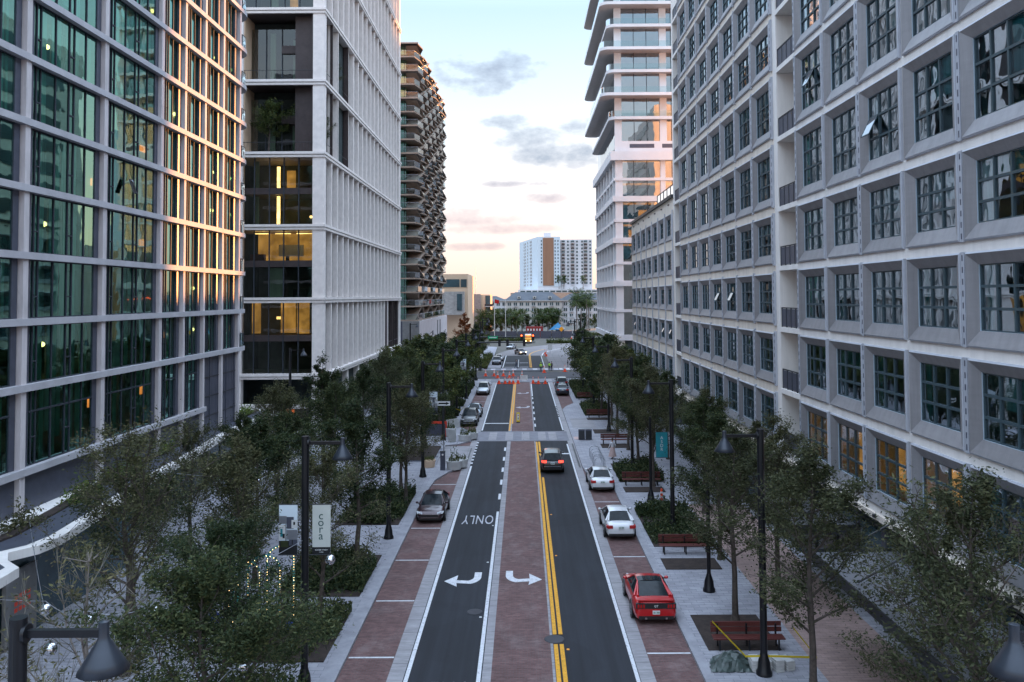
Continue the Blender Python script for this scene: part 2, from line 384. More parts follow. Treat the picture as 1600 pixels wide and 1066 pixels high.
# ------------------------------------------------- left: green glass apartment block
def left_block():
    T = thing('glass_apartment_building', 'green glass apartment block with lilac concrete columns and rounded corner balconies, nearest left', 'building', (-24.2, 25., 0))
    ox, oy = -24.2, 25.
    cols = [17.7, 25.3, 32.9, 40.5, 48.1, 55.65, 59.5, 63.25, 67.1, 71.0]
    zb = [6.14, 10.2, 13.4, 16.65, 19.95, 23.2, 26.4, 29.65, 32.9, 36.1, 39.4, 42.6]
    # columns
    for i, y in enumerate(cols):
        w = .21 if i < 6 else .17
        mb = MB(); mb.box(-.5, y-oy-w, 3.9, 0, y-oy+w, 45, 'lilac concrete'); mb.build('column', T)
    # slab ledges, rounding the corner
    def ledge(z, t, end, m):
        a = 2.2; pts = [(-.6, 10-oy)]
        if end > 71:
            pts = [(-10, 10-oy), (.12, 10-oy), (.12, end-a-oy)]
            for k in range(1, 9):
                th = k/8*math.pi/2; pts.append((.12-a*.9+a*.9*math.cos(th), end-a-oy+a*math.sin(th)))
            pts.append((-10, end-oy))
        else: pts = [(-10, 10-oy), (.12, 10-oy), (.12, end-oy), (-10, end-oy)]
        mb = MB(); mb.prism(pts, z-t, z+t, m); return mb
    for i, z in enumerate(zb):
        ledge(z, .17, 74. if i > 0 else 63.6, 'grey ledge').build('floor_ledge', T)
    ledge(45.2, .3, 74., 'grey ledge').build('roof', T)
    # core behind the rooms
    mb = MB(); mb.box(-26, 10-oy, 0, -7.5, 72-oy, 45, 'room grey'); mb.build('core_wall', T)
    # windows
    offs_w = [.72, 1.02, 1.4, 2.75, 4.05, 4.55, 5.75, 6.95]; offs_h = [.72, 1.2, 2.15, 3.1]
    def wmesh(L, h, transom):
        half = L < 5; offs = offs_h if half else offs_w
        mb = MB(); g = -.28
        mb.box(g-.1, .31, 0, g+.06, .74, h, 'slate metal'); mb.box(g-.1, L-.75, 0, g+.06, L-.31, h, 'slate metal')
        tw = .13 if half else 0.
        for o in offs:
            gx = g+tw*(1-2*(o-.7)/(L-1.4)); mb.box(gx-.04, o-.04, .05, gx+.055, o+.04, h-.05, 'dark mullion')
        mb.box(g-.05, .74, 0, g+.07, L-.75, .06, 'dark mullion'); mb.box(g-.05, .74, h-.06, g+.07, L-.75, h, 'dark mullion')
        nar = [(offs[0], offs[1])] if half else [(offs[1], offs[2]), (offs[4], offs[5])]
        for a, b in nar:
            mb.box(g-.04, a, h*.36, g+.06, b, h*.36+.07, 'dark mullion')
        if transom: mb.box(g-.05, .74, h*.70, g+.07, L-.75, h*.70+.09, 'dark mullion')
        fr = mb.mesh('window')
        tw = .13 if half else 0.; mb = MB(); mb.quad((g+tw,.7,0),(g-tw,L-.7,0),(g-tw,L-.7,h),(g+tw,.7,h),'green glass'); pa = mb.mesh('pane')
        cs = []
        for v in range(6):
            mb = MB(); y = .75
            while y < L-.8:
                w = rnd.uniform(.3, .9)
                if rnd.random() < .72:
                    z0 = 0 if rnd.random() < .8 else h*rnd.uniform(.2,.5)
                    mb.box(g-.35, y, z0, g-.3, min(y+w, L-.75), h, rnd.choice(['curtain green','curtain pale','curtain green']))
                y += w + rnd.uniform(.05, .55)
            if rnd.random() < .6: yy = rnd.uniform(1., L-1.); mb.box(g-2.2, yy-.5, 0, g-1.6, yy+.4, h, 'curtain pale')
            if v == 2: mb.ball((g-1.5, L*.6, h*.6), .14, 'warm lamp')
            if v == 4: mb.box(g-1.8, L*.3, h*.45, g-1.7, L*.3+.7, h*.6, 'warm room')
            if not mb.v: mb.box(g-.35, 1., 0, g-.3, 1.6, h, 'curtain green')
            cs.append(mb.mesh('curtain'))
        return fr, pa, cs
    cache = {}; n = 0
    for i in range(1, len(cols)-1):
        L = round(cols[i+1]-cols[i], 2); key = 'h' if L < 5 else 'w'; L = 3.8 if key == 'h' else 7.6
        for k, z in enumerate(zb[:-1]):
            if k == 0 and i >= 7: continue
            h = zb[k+1]-z-.34
            kk = (key, k == 0)
            if kk not in cache: cache[kk] = wmesh(L, 3.72 if k == 0 else 2.92, k == 0)
            fr, pa, cs = cache[kk]
            w = inst(fr, 'window', T, (0, cols[i]-oy, z+.17))
            if k > 0: w.scale = (1, 1, h/2.92)
            inst(pa, 'pane', w); inst(rnd.choice(cs), 'curtain', w); n += 1
    # one tilted sash, standing open
    mb = MB(); mb.box(-.02,-.25,-.9,.02,.25,0,'dark mullion'); mb.box(.021,-.2,-.85,.024,.2,-.05,'tower glass')
    o = mb.build('open_sash', T, (.0, 51.2-oy, 21.9)); o.rotation_euler = (0, R(-18), 0)
    # dark cladding at the foot and the two closed bays
    mb = MB()
    mb.box(-.45, 10-oy, 3.9, -.25, 63.2-oy, 6., 'slate metal')
    y = 63.3
    while y < 71.2:
        mb.box(-.45, y-oy, 3.9, -.22 if int(y*10) % 2 else -.26, min(y+.42, 71.3)-oy, 10.05, 'slate metal'); y += .45
    for z in (5.4, 6.9, 8.4): mb.box(-.3, 63.3-oy, z, -.19, 71.2-oy, z+.06, 'charcoal')
    mb.build('dark_cladding', T)
    # corner: recessed column, end glazing and balcony rails
    mb = MB(); mb.box(-1.6, 72.1-oy, 3.9, -.9, 72.7-oy, 45, 'lilac concrete'); mb.build('column', T)
    mb = MB(); mb.quad((-.28,71.2-oy,10.2),(-9,71.6-oy,10.2),(-9,71.6-oy,45),(-.28,71.2-oy,45),'green glass'); mb.build('end_glazing', T)
    for i, z in enumerate(zb[1:-1]):
        mb = MB(); pts = [(.0, 71.3-oy), (.0, 71.9-oy)]
        for k in range(1, 9):
            th = k/8*math.pi/2; pts.append((-1.9+1.9*math.cos(th), 71.9-oy+1.95*math.sin(th)))
        pts.append((-5, 73.85-oy))
        for (x0,y0),(x1,y1) in zip(pts, pts[1:]):
            mb.quad((x0,y0,z+.2),(x1,y1,z+.2),(x1,y1,z+1.25),(x0,y0,z+1.25),'rail glass')
            mb.tube((x0,y0,z+1.27),(x1,y1,z+1.27),.03,'dark mullion',n=6)
        mb.tube((0,71.3-oy,z+.17),(0,71.3-oy,z+1.27),.05,'dark mullion',n=6)
        mb.build('balcony_rail', T)
    # podium terrace with its wavy white edge and shop fronts below
    edge = [(-20.2,10),(-20.6,22),(-19.9,28),(-19.5,31.2),(-19.6,32.7),(-20.6,33.6),(-21.2,34.6),(-20.5,35.6),(-20.3,37),(-20.7,41.2),(-21.6,48.2),(-22.2,57.3),(-23.0,66),(-22.9,71),(-22.3,74.5),(-22.5,77.3),(-24,78.6),(-32,79)]
    mb = MB(); mb.prism([(x-ox,y-oy) for x,y in edge]+[(-20,79-oy),(-20,10-oy)], 3.75, 4.12, 'white wall'); mb.build('podium_roof', T)
    n = len(edge)
    def off(d): return [(x-d, y) for x, y in edge[:-2]]
    mb = MB()
    a, b = off(.55), off(2.0)
    for i in range(len(a)-1):
        mb.quad((a[i][0]-ox,a[i][1]-oy,4.126),(a[i+1][0]-ox,a[i+1][1]-oy,4.126),(b[i+1][0]-ox,b[i+1][1]-oy,4.126),(b[i][0]-ox,b[i][1]-oy,4.126),'slate metal')
    mb.build('gravel_strip', T)
    mb = MB()
    a, b = off(2.0), off(2.55)
    for i in range(len(a)-1):
        mb.add([(p[0]-ox,p[1]-oy,z) for p in (a[i],a[i+1],b[i+1],b[i]) for z in (4.1,4.22)],[(1,3,5,7),(0,2,3,1),(4,6,7,5)],'soil')
    mb.build('planting_trough', T)
    mb = MB(); mb.box(-12, 10-oy, 0, -.2, 71.5-oy, 3.74, 'room dark')
    y = 12
    while y < 71: 
        mb.box(-.2, y-oy, .1, -.05, y+2.6-oy, 3.5, 'far window'); mb.box(-.2, y+2.6-oy, .1, .0, y+2.9-oy, 3.74, 'charcoal'); y += 2.9
    mb.build('shop_front', T)
    mb = MB(); mb.box(2.9, 34.4-oy, .3, 3.05, 36.6-oy, 3.2, 'slab soffit')
    for q in range(3):
        for r_ in range(4): mb.box(3.051, 35.0-oy+r_*.3, 1.5+q*.26, 3.056, 35.0-oy+r_*.3+.22, 1.5+q*.26+.17, 'orange plastic')
    mb.build('hoarding', T)
    mb = MB(); mb.box(-.2, 12-oy, 0, 2.85, 33.5-oy, 3.74, 'room dark'); mb.box(2.85, 12-oy, .1, 2.9, 33.5-oy, 3.6, 'far window'); mb.box(-.1, 33.5-oy, .1, 2.8, 46-oy, 3.74, 'far window'); mb.build('bulging_shop_front', T)
    return T
LB = left_block()

# ------------------------------------------------- right: white grid building with grey bevelled panels
def panel_meshes(w, h):
    ho, hi = w/2, (w-1.08)/2; z0, z1 = .56, h-.42; xo, xi, xg = -.14, .05, .15; e = .06
    mb = MB()
    O = [(-ho,0),(ho,0),(ho,h),(-ho,h)]; E = [(-ho+e,e),(ho-e,e),(ho-e,h-e),(-ho+e,h-e)]; I = [(-hi,z0),(hi,z0),(hi,z1),(-hi,z1)]
    vs = [(.0,y,z) for y,z in O]+[(xo+.03,y,z) for y,z in O]+[(xo,y,z) for y,z in E]+[(xi,y,z) for y,z in I]+[(xg+.03,y,z) for y,z in I]
    ring = lambda a,b: [(a+i, a+(i+1)%4, b+(i+1)%4, b+i) for i in range(4)]
    mb.add(vs, ring(0,4)+ring(4,8), 'grey panel edge'); mb.add(vs, ring(8,12), 'grey panel'); mb.add(vs, ring(12,16), 'pale jamb')
    sur = mb.mesh('window_panel')
    mb = MB(); t = .055; W_ = 2*hi; Hh = z1-z0
    for k in range(4):
        y = -hi + k*W_/3; z = z0 + k*Hh/3
        mb.box(xg-.06, max(-hi, y-t/1.2), z0, xg+.02, min(hi, y+t/1.2), z1, 'window frame')
        mb.box(xg-.058, -hi, max(z0, z-t/1.2), xg+.018, hi, min(z1, z+t/1.2), 'window frame')
    fr = mb.mesh('glazing_bars')
    mb = MB(); mb.quad((xg,hi,z0),(xg,-hi,z0),(xg,-hi,z1),(xg,hi,z1),'grey glass'); pa = mb.mesh('pane')
    cs = []
    for v in range(5):
        mb = MB()
        for s in (-1, 1):
            ww = rnd.uniform(.15, .6)
            mb.box(xg+.14, s*hi, z0-.2, xg+.18, s*(hi-ww), z1+.2, ['curtain green','room grey','curtain pale','curtain green','room grey'][v])
        if v in (1, 3, 4): mb.box(xg+.10, -hi, z1-(z1-z0)*(.22,.5,.3,.34,.62)[v], xg+.13, hi*(1,.3,1,1,-.3)[v], z1, 'curtain pale' if v != 3 else 'curtain green')
        cs.append(mb.mesh('curtain'))
    mb = MB(); mb.box(xg+.7, -hi, z0, xg+.75, hi*.1, z1, 'warm room'); mb.box(xg+.9, hi*.2, z0, xg+.95, hi, z1, 'warm room'); warm = mb.mesh('warm_lit_room')
    # tilted sash
    mb = MB(); sw, sh = W_/3-.1, Hh/3*1.0
    mb.box(-.015,-sw/2,-sh,.015,sw/2,-sh+.05,'window frame'); mb.box(-.015,-sw/2,-.05,.015,sw/2,0,'window frame')
    mb.box(-.015,-sw/2,-sh,.015,-sw/2+.05,0,'window frame'); mb.box(-.015,sw/2-.05,-sh,.015,sw/2,0,'window frame')
    mb.box(-.006,-sw/2+.04,-sh+.04,-.002,sw/2-.04,-.04,'tower glass'); sash = mb.mesh('open_sash')
    return dict(s=sur, f=fr, p=pa, c=cs, w=warm, o=sash, oz=z1-Hh/3, ox=xg-.06)
PC = {}
def panel(T, loc, w, h, warm=False, tilt=None, dz=0.):
    k = (round(w,2), round(h,2))
    if k not in PC: PC[k] = panel_meshes(w, h)
    q = PC[k]
    p = inst(q['s'], 'window_panel', T, loc)
    g = inst(q['p'], 'pane', p); inst(q['f'], 'glazing_bars', p); inst(q['w'] if warm else rnd.choice(q['c']), 'warm_lit_room' if warm else 'curtain', p)
    if tilt is not None:
        o = inst(q['o'], 'open_sash', p, (q['ox'], tilt*(w-1.08)/3, q['oz'])); o.rotation_euler = (0, R(26), 0)
    return p
def strip_mesh(h, n):
    mb = MB(); mb.box(-.12, -.12, 0, 0, .12, h, 'grey panel edge')
    for k in range(n):
        z = (k+.25)*h/n; mb.box(-.126, -.035, z, -.11, .035, z+h/n*.5, 'charcoal')
    return mb.mesh('joint_strip')
def rail_mesh(L):
    mb = MB()
    for k in range(5):
        y = k*L/4; mb.box(-.03, y-.03, 0, .03, y+.03, 1.12, 'charcoal')
    mb.box(-.035, 0, 1.08, .035, L, 1.14, 'charcoal'); mb.box(-.012, .03, .06, .012, L-.03, 1.05, 'slate metal')
    return mb.mesh('balcony_rail')
def add_stuff(T, loc_wh):
    mb = MB()
    for loc, w, h in loc_wh:
        k = (round(w,2), round(h,2))
        if k not in PC: PC[k] = panel_meshes(w, h)
        for key in ('s', 'f', 'p'):
            me = PC[k][key]
            for pl in me.polygons:
                mb.add([tuple(me.vertices[i].co + Vector(loc)) for i in pl.vertices], [tuple(range(len(pl.vertices)))], me.materials[pl.material_index])
    if mb.v: tag(mb.build('window_panel', T), kind='stuff')
def right_block():
    OX, OY = 15., 45.
    T = thing('white_grid_building', 'long white building with angled grey window surrounds, filling the right side', 'building', (OX, OY, 0))
    zb = [5.45, 9.0, 12.55, 16.1, 19.55, 23.65, 27.75, 31.2, 34.7, 38.2, 41.7, 45.2]
    near = [15.4, 19.6, 23.9, 28.15, 32.4, 36.55, 40.8, 45.05]
    far = [49.4, 53.7, 57.95, 62.1, 66.25, 70.4, 74.6, 78.8]
    inner = 1.9
    for z in zb:
        mb = MB(); mb.box(-.03, near[0]-OY, z-.19, inner, near[-1]-OY+.1, z+.19, 'white wall'); mb.build('floor_band', T); mb = MB(); mb.box(-.02, far[0]-OY-.1, z-.28, inner, far[-1]-OY+.15, z+.28, 'cream wall'); mb.build('floor_band', T)
    for ys in (near, far):
        for y in ys:
            mb = MB(); mb.box(.004, y-OY-.17, 5.3, inner-.004, y-OY+.17, 45.3, 'white wall'); mb.build('pier', T)
    mb = MB(); mb.box(inner, near[0]-OY, 0, 24, far[-1]-OY, 46, 'room teal'); mb.build('core_wall', T)
    mb = MB(); mb.box(-.1, near[0]-OY-.2, 45.4, 24, far[-1]-OY+.2, 46.4, 'white wall'); mb.build('roof', T)
    mb = MB(); mb.box(0, near[0]-OY-.6, 0, 24, near[0]-OY-.17, 45.3, 'white wall'); mb.build('end_wall', T)
    stuff = []; hs = {}
    tilts = {(0,5,6):0, (1,2,2):0, (1,2,3):0, (1,8,5):0, (1,8,4):0, (1,8,6):-1, (0,4,4):1}
    for gi, ys in enumerate((near, far)):
        for j in range(len(ys)-1):
            yc = (ys[j]+ys[j+1])/2; w = 3.93
            for k in range(len(zb)-1):
                bd = .19 if gi == 0 else .28; h = round(zb[k+1]-zb[k], 2) - 2*bd
                loc = (0, yc-OY, zb[k]+bd)
                top = H + 464/1300*yc; vis = zb[k] < top-.3 and ys[j+1] > 24.3
                if vis: panel(T, loc, w, h, warm=(gi == 0 and k == 0 and 28 < yc < 45), tilt=tilts.get((gi,k,j)))
                else: stuff.append((loc, w, h))
    add_stuff(T, stuff)
    sm = {}
    for gi, ys in enumerate((near, far)):
        for j, y in enumerate(ys):
            if (gi == 0 and j % 2 == 0) : continue
            mb = MB()
            for k in range(len(zb)-1):
                h = zb[k+1]-zb[k]-.34; yy = y-OY+(-.24 if gi == 1 and j == len(ys)-1 else (.0))
                mb.box(-.12, yy-.11, zb[k]+.17, 0, yy+.11, zb[k+1]-.17, 'grey panel edge')
                n = 8
                for q in range(n): z = zb[k]+.17+(q+.25)*h/n; mb.box(-.126, yy-.035, z, -.11, yy+.035, z+h/n*.5, 'slate metal')
            mb.build('joint_strip', T)
    # the stack of recessed balconies
    for (y0, y1) in ((45.22, 48.6), (78.97, 81.9)):
        mb = MB(); mb.box(1.85, y0-OY, 5.3, 2.1, y1-OY+.6, 45.3, 'white wall'); mb.box(.01, y1-OY, 5.3, 2.1, y1-OY+.62, 45.3, 'white wall'); mb.box(.3, y0-OY-.02, 5.3, 1.86, y0-OY+.02, 45.3, 'white wall'); mb.build('balcony_wall', T)
        rm = rail_mesh(y1-y0-.1)
        for k, z in enumerate(zb[:-1]):
            mb = MB(); mb.box(-.02, y0-OY, z-.16, 1.86, y1-OY+.01, z+.12, 'white wall'); mb.build('balcony_floor', T)
            inst(rm, 'balcony_rail', T, (.1, y0-OY+.05, z+.12))
    # ground floor: set-back shop fronts, base ledge, uplights
    mb = MB(); mb.box(.6, near[0]-OY, 0, 2., far[-1]+3-OY, 5.28, 'room dark')
    y = 16
    while y < 81:
        mb.box(.5, y-OY, .2, .62, y+2.5-OY, 4.2, 'far window'); mb.box(.4, y+2.5-OY, 0, .62, y+2.9-OY, 5.28, 'slate metal')
        for q in range(6): mb.box(.5, y-OY, 4.35+q*.14, .58, y+2.5-OY, 4.42+q*.14, 'charcoal')
        y += 2.9
    mb.build('shop_front', T)
    mb = MB(); mb.box(-.15, near[0]-OY, 5.0, .62, far[-1]+3.2-OY, 5.27, 'cream wall'); mb.build('base_ledge', T)
    mb = MB(); 
    for y in [18+i*1.95 for i in range(32)]: mb.cbox(-.2, y-OY, 5.1, .12, .16, .14, 'charcoal')
    tag(mb.build('uplight', T), kind='stuff')
    # two flat steel canopies hung on rods
    for (y0, y1, x0, n) in ((21.5, 35.0, -3.1, 5), (38.6, 44.6, -2.6, 3), (60.5, 69.5, -2.6, 4)):
        mb = MB(); mb.box(x0, y0-OY, 3.6, .5, y1-OY, 3.84, 'foil grey'); mb.box(x0-.06, y0-OY-.06, 3.55, .4, y0-OY, 3.98, 'charcoal'); mb.box(x0-.06, y1-OY, 3.55, .4, y1-OY+.06, 3.98, 'charcoal'); mb.box(x0-.06, y0-OY, 3.55, x0, y1-OY, 3.98, 'charcoal')
        c = mb.build('canopy', T)
        for q in range(n):
            yy = y0+1+(y1-y0-2)*q/(n-1)-OY
            mb = MB(); mb.tube((x0+.4, yy, 3.9), (-.1, yy, 5.3), .04, 'charcoal', n=6); mb.cbox(-.1, yy, 5.2, .16, .2, .2, 'charcoal'); mb.build('hanger_rod', c)
    return T
RB = right_block()
def right_wing():
    OX, OY = 15., 98.
    T = thing('cream_wing_building', 'lower cream wing with slim grey windows and dark roof edge, far right', 'building', (OX, OY, 0))
    zb = [5.45, 9.0, 12.55, 16.1, 19.6, 23.25]; ys = [82.7+4.43*i for i in range(8)]; inner = 1.9
    for k, z in enumerate(zb):
        mb = MB(); mb.box(-.03, ys[0]-OY-.2, z-.5, inner, ys[-1]-OY+.2, z+.5, 'cream wall'); mb.build('floor_band', T)
    for y in ys:
        mb = MB(); mb.box(.004, y-OY-.36, 5.3, inner-.004, y-OY+.36, 23.3, 'cream wall'); mb.build('pier', T)
    mb = MB(); mb.box(inner, ys[0]-OY-.2, 0, 24, ys[-1]-OY+.2, 24, 'cream wall'); mb.box(.5, ys[0]-OY-.2, 0, inner, ys[-1]-OY+.2, 5.25, 'far window'); mb.build('core_wall', T)
    mb = MB(); mb.box(0.0, ys[0]-OY-.2, 23.46, 24, ys[-1]-OY+.2, 24.3, 'cream wall'); mb.build('parapet', T)
    mb = MB(); mb.box(-.25, ys[0]-OY-.25, 24.31, 24.2, ys[-1]-OY+.35, 24.62, 'charcoal'); mb.build('roof', T)
    mb = MB()
    for k in range(7): mb.cbox(-.05, ys[0]-OY+2.2+k*4.43, 23.75, .1, .5, .12, 'charcoal')
    tag(mb.build('scupper', T), kind='stuff')
    mb = MB(); y0, y1 = 84-OY, 97-OY
    for y in [y0+(y1-y0)*i/6 for i in range(7)]: mb.tube((.8,y,24.6),(.8,y,26.2),.05,'charcoal',n=6)
    mb.box(.76,y0,26.15,.84,y1,26.22,'charcoal'); mb.quad((.8,y0,24.7),(.8,y1,24.7),(.8,y1,26.1),(.8,y0,26.1),'rail glass'); mb.box(2,y0+1,24.6,6,y1-1,26,'charcoal')
    mb.build('roof_terrace_rail', T)
    tilts = {(2,3):0, (1,6):0, (1,5):0, (1,0):0}
    for j in range(7):
        for k in range(5):
            panel(T, (0, (ys[j]+ys[j+1])/2-OY, zb[k]+.5), 3.7, round(zb[k+1]-zb[k]-1., 2), tilt=tilts.get((k, 6-j)))
    for y in ys[:-1]:
        mb = MB()
        mb.box(-.12, y-OY-.11, 5.7, 0, y-OY+.11, 23.1, 'grey panel edge'); mb.build('joint_strip', T)
    mb = MB(); mb.box(0, ys[-1]-OY+.2, 0, 24, ys[-1]-OY+.35, 24, 'cream wall'); mb.build('end_wall', T)
    return T
right_wing()

# ------------------------------------------------- left, second: office tower with white pleated fins
def office():
    OX, OY = -21.9, 91.4
    T = thing('office_tower', 'white office tower with tall vertical fins and open corner terraces, second on the left', 'building', (OX, OY, 0))
    L = 57.6; lv = [5.95, 14.3, 22.35, 30.4, 38.45, 46.5, 54.55, 62.6, 70.6]; Wd = 30.
    # floor bands with a double lip
    for z in lv:
        mb = MB(); mb.box(-Wd, -.12, z-.32, .12, L+.1, z-.06, 'fin white'); mb.box(-Wd, -.22, z, .2, L+.2, z+.28, 'fin white'); mb.box(-Wd, 0, z-.08, 0, L, z+.02, 'charcoal'); mb.build('floor_band', T)
    mb = MB(); mb.box(-1.25, 0, 0, 0, 1.05, 72, 'fin white'); mb.build('corner_column', T)
    mb = MB(); mb.box(-10.2, 0, 0, -9., .8, 72, 'fin white'); mb.build('column', T)
    mb = MB(); mb.box(-1.1, L-.8, 0, 0, L, 72, 'fin white'); mb.build('column', T)
    mb = MB(); mb.box(-Wd, -.2, 70.6, .15, L+.2, 72.2, 'fin white'); mb.build('roof', T)
    fy = [1.1+3.07*i for i in range(19)]
    openings = {3: [(1.2, 4.2), (7.0, 12.8)], 4: [(1.2, 4.2), (7.0, 12.8)], 0: [(42.8, 48.6), (50.4, 54.6)]}
    for k in range(len(lv)-1):
        z0, z1 = lv[k]+.28, lv[k+1]-.32; mb = MB()
        ops = openings.get(k, [])
        y = 1.05
        while y < L-.9:
            y2 = min(y+3.07, L-.8)
            inside = any(a-.2 < (y+y2)/2 < b+.2 for a, b in ops)
            if not inside:
                mb.box(-.62, y2-.26, z0, .0, y2, z1, 'fin white'); mb.box(-.60, y2-.34, z0, -.04, y2-.26, z1, 'screen pale'); mb.box(-.62, y, z0, -.34, y+1.36, z1, 'screen pale')
                mb.box(-.62, y+1.4, z0, -.5, y+1.5, z1, 'bronze panel'); mb.box(-.64, y, z0, -.6, y2, z0+.05, 'bronze panel')
            elif mb.v: mb.build('fin_screen', T); mb = MB()
            y = y2
        if mb.v: mb.build('fin_screen', T)
        mb = MB(); y0 = 1.05
        for a, b in sorted(ops)+[(L-.8, L-.8)]:
            if a > y0: mb.box(-.8, y0, z0, -.64, a, z1, 'slab soffit')
            y0 = b
        for a, b in ops:   # bronze reveals of the tall openings
            mb.box(-3.5, a-.12, z0, -.02, a, z1, 'bronze panel'); mb.box(-3.5, b, z0, -.02, b+.12, z1, 'bronze panel')
            mb.quad((-3.4,a,z0),(-3.4,b,z0),(-3.4,b,z1),(-3.4,a,z1),'office glass')
            mb.tube((-.1,a,z0+1.1),(-.1,b,z0+1.1),.03,'charcoal',n=6)
        mb.build('backing_wall', T)
        # the end bay towards the camera
        z0, z1 = lv[k]+.28, lv[k+1]-.32
        if k in (3, 4):   # open terrace
            mb = MB(); mb.box(-9., 3.6, z0, -1.25, 3.7, z1, 'room dark'); mb.box(-1.45, .3, z0, -1.26, 3.6, z1, 'bronze panel'); mb.box(-9.0, .3, z0, -8.9, 3.6, z1, 'sunset tinted stone'); mb.box(-9., .2, z1-.02, -1.25, 3.6, z1, 'bronze panel')
            mb.box(-5.4, 2.3, z0+3.6, -2.2, 3.6, z0+4.5, 'bronze panel')
            mb.quad((-9,2.6,z0),(-3.2,2.6,z0),(-3.2,2.6,z1-1),(-9,2.6,z1-1),'office glass')
            for x in (-7.2,-5.4,-3.3): mb.box(x-.05, 2.5, z0, x+.05, 2.62, z1-1, 'dark mullion')
            mb.box(-7, 3.4, z0, -6.4, 3.55, z1-1.2, 'curtain green'); mb.box(-4.4, 3.4, z0, -3.9, 3.55, z1-2, 'curtain green')
            mb.build('terrace_wall', T)
            mb = MB(); mb.tube((-9,.2,z0+1.1),(-1.25,.2,z0+1.1),.035,'charcoal',n=6)
            for q in range(24): mb.tube((-8.9+q*.33,.2,z0),(-8.9+q*.33,.2,z0+1.1),.012,'charcoal',n=4,caps=False)
            mb.build('terrace_rail', T)
        else:
            zm = (z0+z1)/2-.35
            mb = MB(); mb.box(-9., .35, zm, -1.25, .75, zm+.7, 'bronze panel')
            for x in (-7.75,-6.1,-4.5,-2.85): mb.box(x-.05, .3, z0, x+.05, .5, z1, 'dark mullion')
            w = mb.build('window', T)
            mb = MB(); mb.quad((-9,.4,z0),(-1.25,.4,z0),(-1.25,.4,z1),(-9,.4,z1),'office glass'); mb.build('pane', w)
            mb = MB(); mb.box(-9., 6., z0, -1.25, 6.1, z1, 'room grey'); mb.box(-9., .8, zm+.1, -1.25, 6., zm+.6, 'slab soffit')
            if k == 1:
                mb.box(-9., 5.7, zm+.75, -1.25, 5.8, z1, 'office light')
                for q in range(3): mb.cbox(-7.5+q*2.4, 2.2, z1-.3, 1.7, .2, .08, 'warm lamp')
                mb.box(-5.8, 3.0, zm+1.3, -3.0, 3.1, zm+2.6, 'white wall'); mb.box(-5.0, 2.95, zm+.8, -4.6, 3.0, zm+1.3, 'charcoal')
                mb.box(-8.8, 2.2, zm+.7, -7.2, 2.8, zm+1.5, 'wood red')
                mb.box(-6.2,.9,z0,-4.6,.95,z1-4.2,'curtain green'); mb.box(-3.9,2,z0,-2.4,2.6,z0+.9,'charcoal')
            elif k == 0:
                mb.box(-9., 3.6, zm+.75, -8, 3.7, z1, 'office light'); mb.box(-6., 4.6, zm+.75, -4.3, 4.7, z1, 'office light'); mb.box(-3.6, 2.6, zm+.75, -2.2, 2.7, z1, 'office light')
                mb.box(-5.6,1.6,zm+2.4,-5.2,1.8,zm+2.7,'warm lamp')
            elif k == 2:
                mb.box(-6.05, 3, z0, -5.7, 3.1, z1-.6, 'warm lamp'); mb.box(-5.2, 4., zm+.75, -4.2, 4.1, z1-.9, 'office light'); mb.ball((-1.9,2,z0+1.0),.16,'warm lamp')
                mb.box(-8.7, 3, z0, -8.1, 3.1, z1, 'curtain green')
            else:
                mb.box(-7, 3, z0, -6, 3.1, z1, 'curtain green'); mb.box(-4.5, 2.4, z0, -3.6, 2.5, z1, 'office light')
            mb.build('office_room', T)
    mb = MB(); mb.box(-Wd, 6.2, 0, -.72, L-.85, 70.5, 'room dark'); mb.box(-Wd, L-.85, 0, -1.15, L, 70.5, 'fin white'); mb.box(-Wd,.6,0,-10.3,6.2,70.5,'room dark'); mb.build('core_wall', T)
    for q in range(8):
        y = 6+q*6.9; mb = MB(); mb.box(-.9, y, 0, -.1, y+.9, 5.5, 'fin white'); mb.build('street_column', T)
    mb = MB(); mb.box(.3, 9, 3.0, 2.8, 50, 3.3, 'slab soffit'); mb.box(.3, 9, 0, .6, 50, 3, 'bronze panel'); mb.box(2.3,9.2,0,2.6,9.6,3,'lilac concrete'); mb.box(2.3,20,0,2.6,20.4,3,'lilac concrete'); mb.box(2.3,32,0,2.6,32.4,3,'lilac concrete'); mb.build('pergola', T)
    mb = MB(); mb.box(-10, -1.2, 2.6, -1.5, -.4, 3.0, 'fin white'); mb.box(-10, -.4, 0, -1.5, -.3, 2.6, 'bronze panel'); mb.box(-9.5,-.42,1.9,-3,-.41,2.4,'warm room'); mb.build('entrance_canopy', T)
    return T
office()

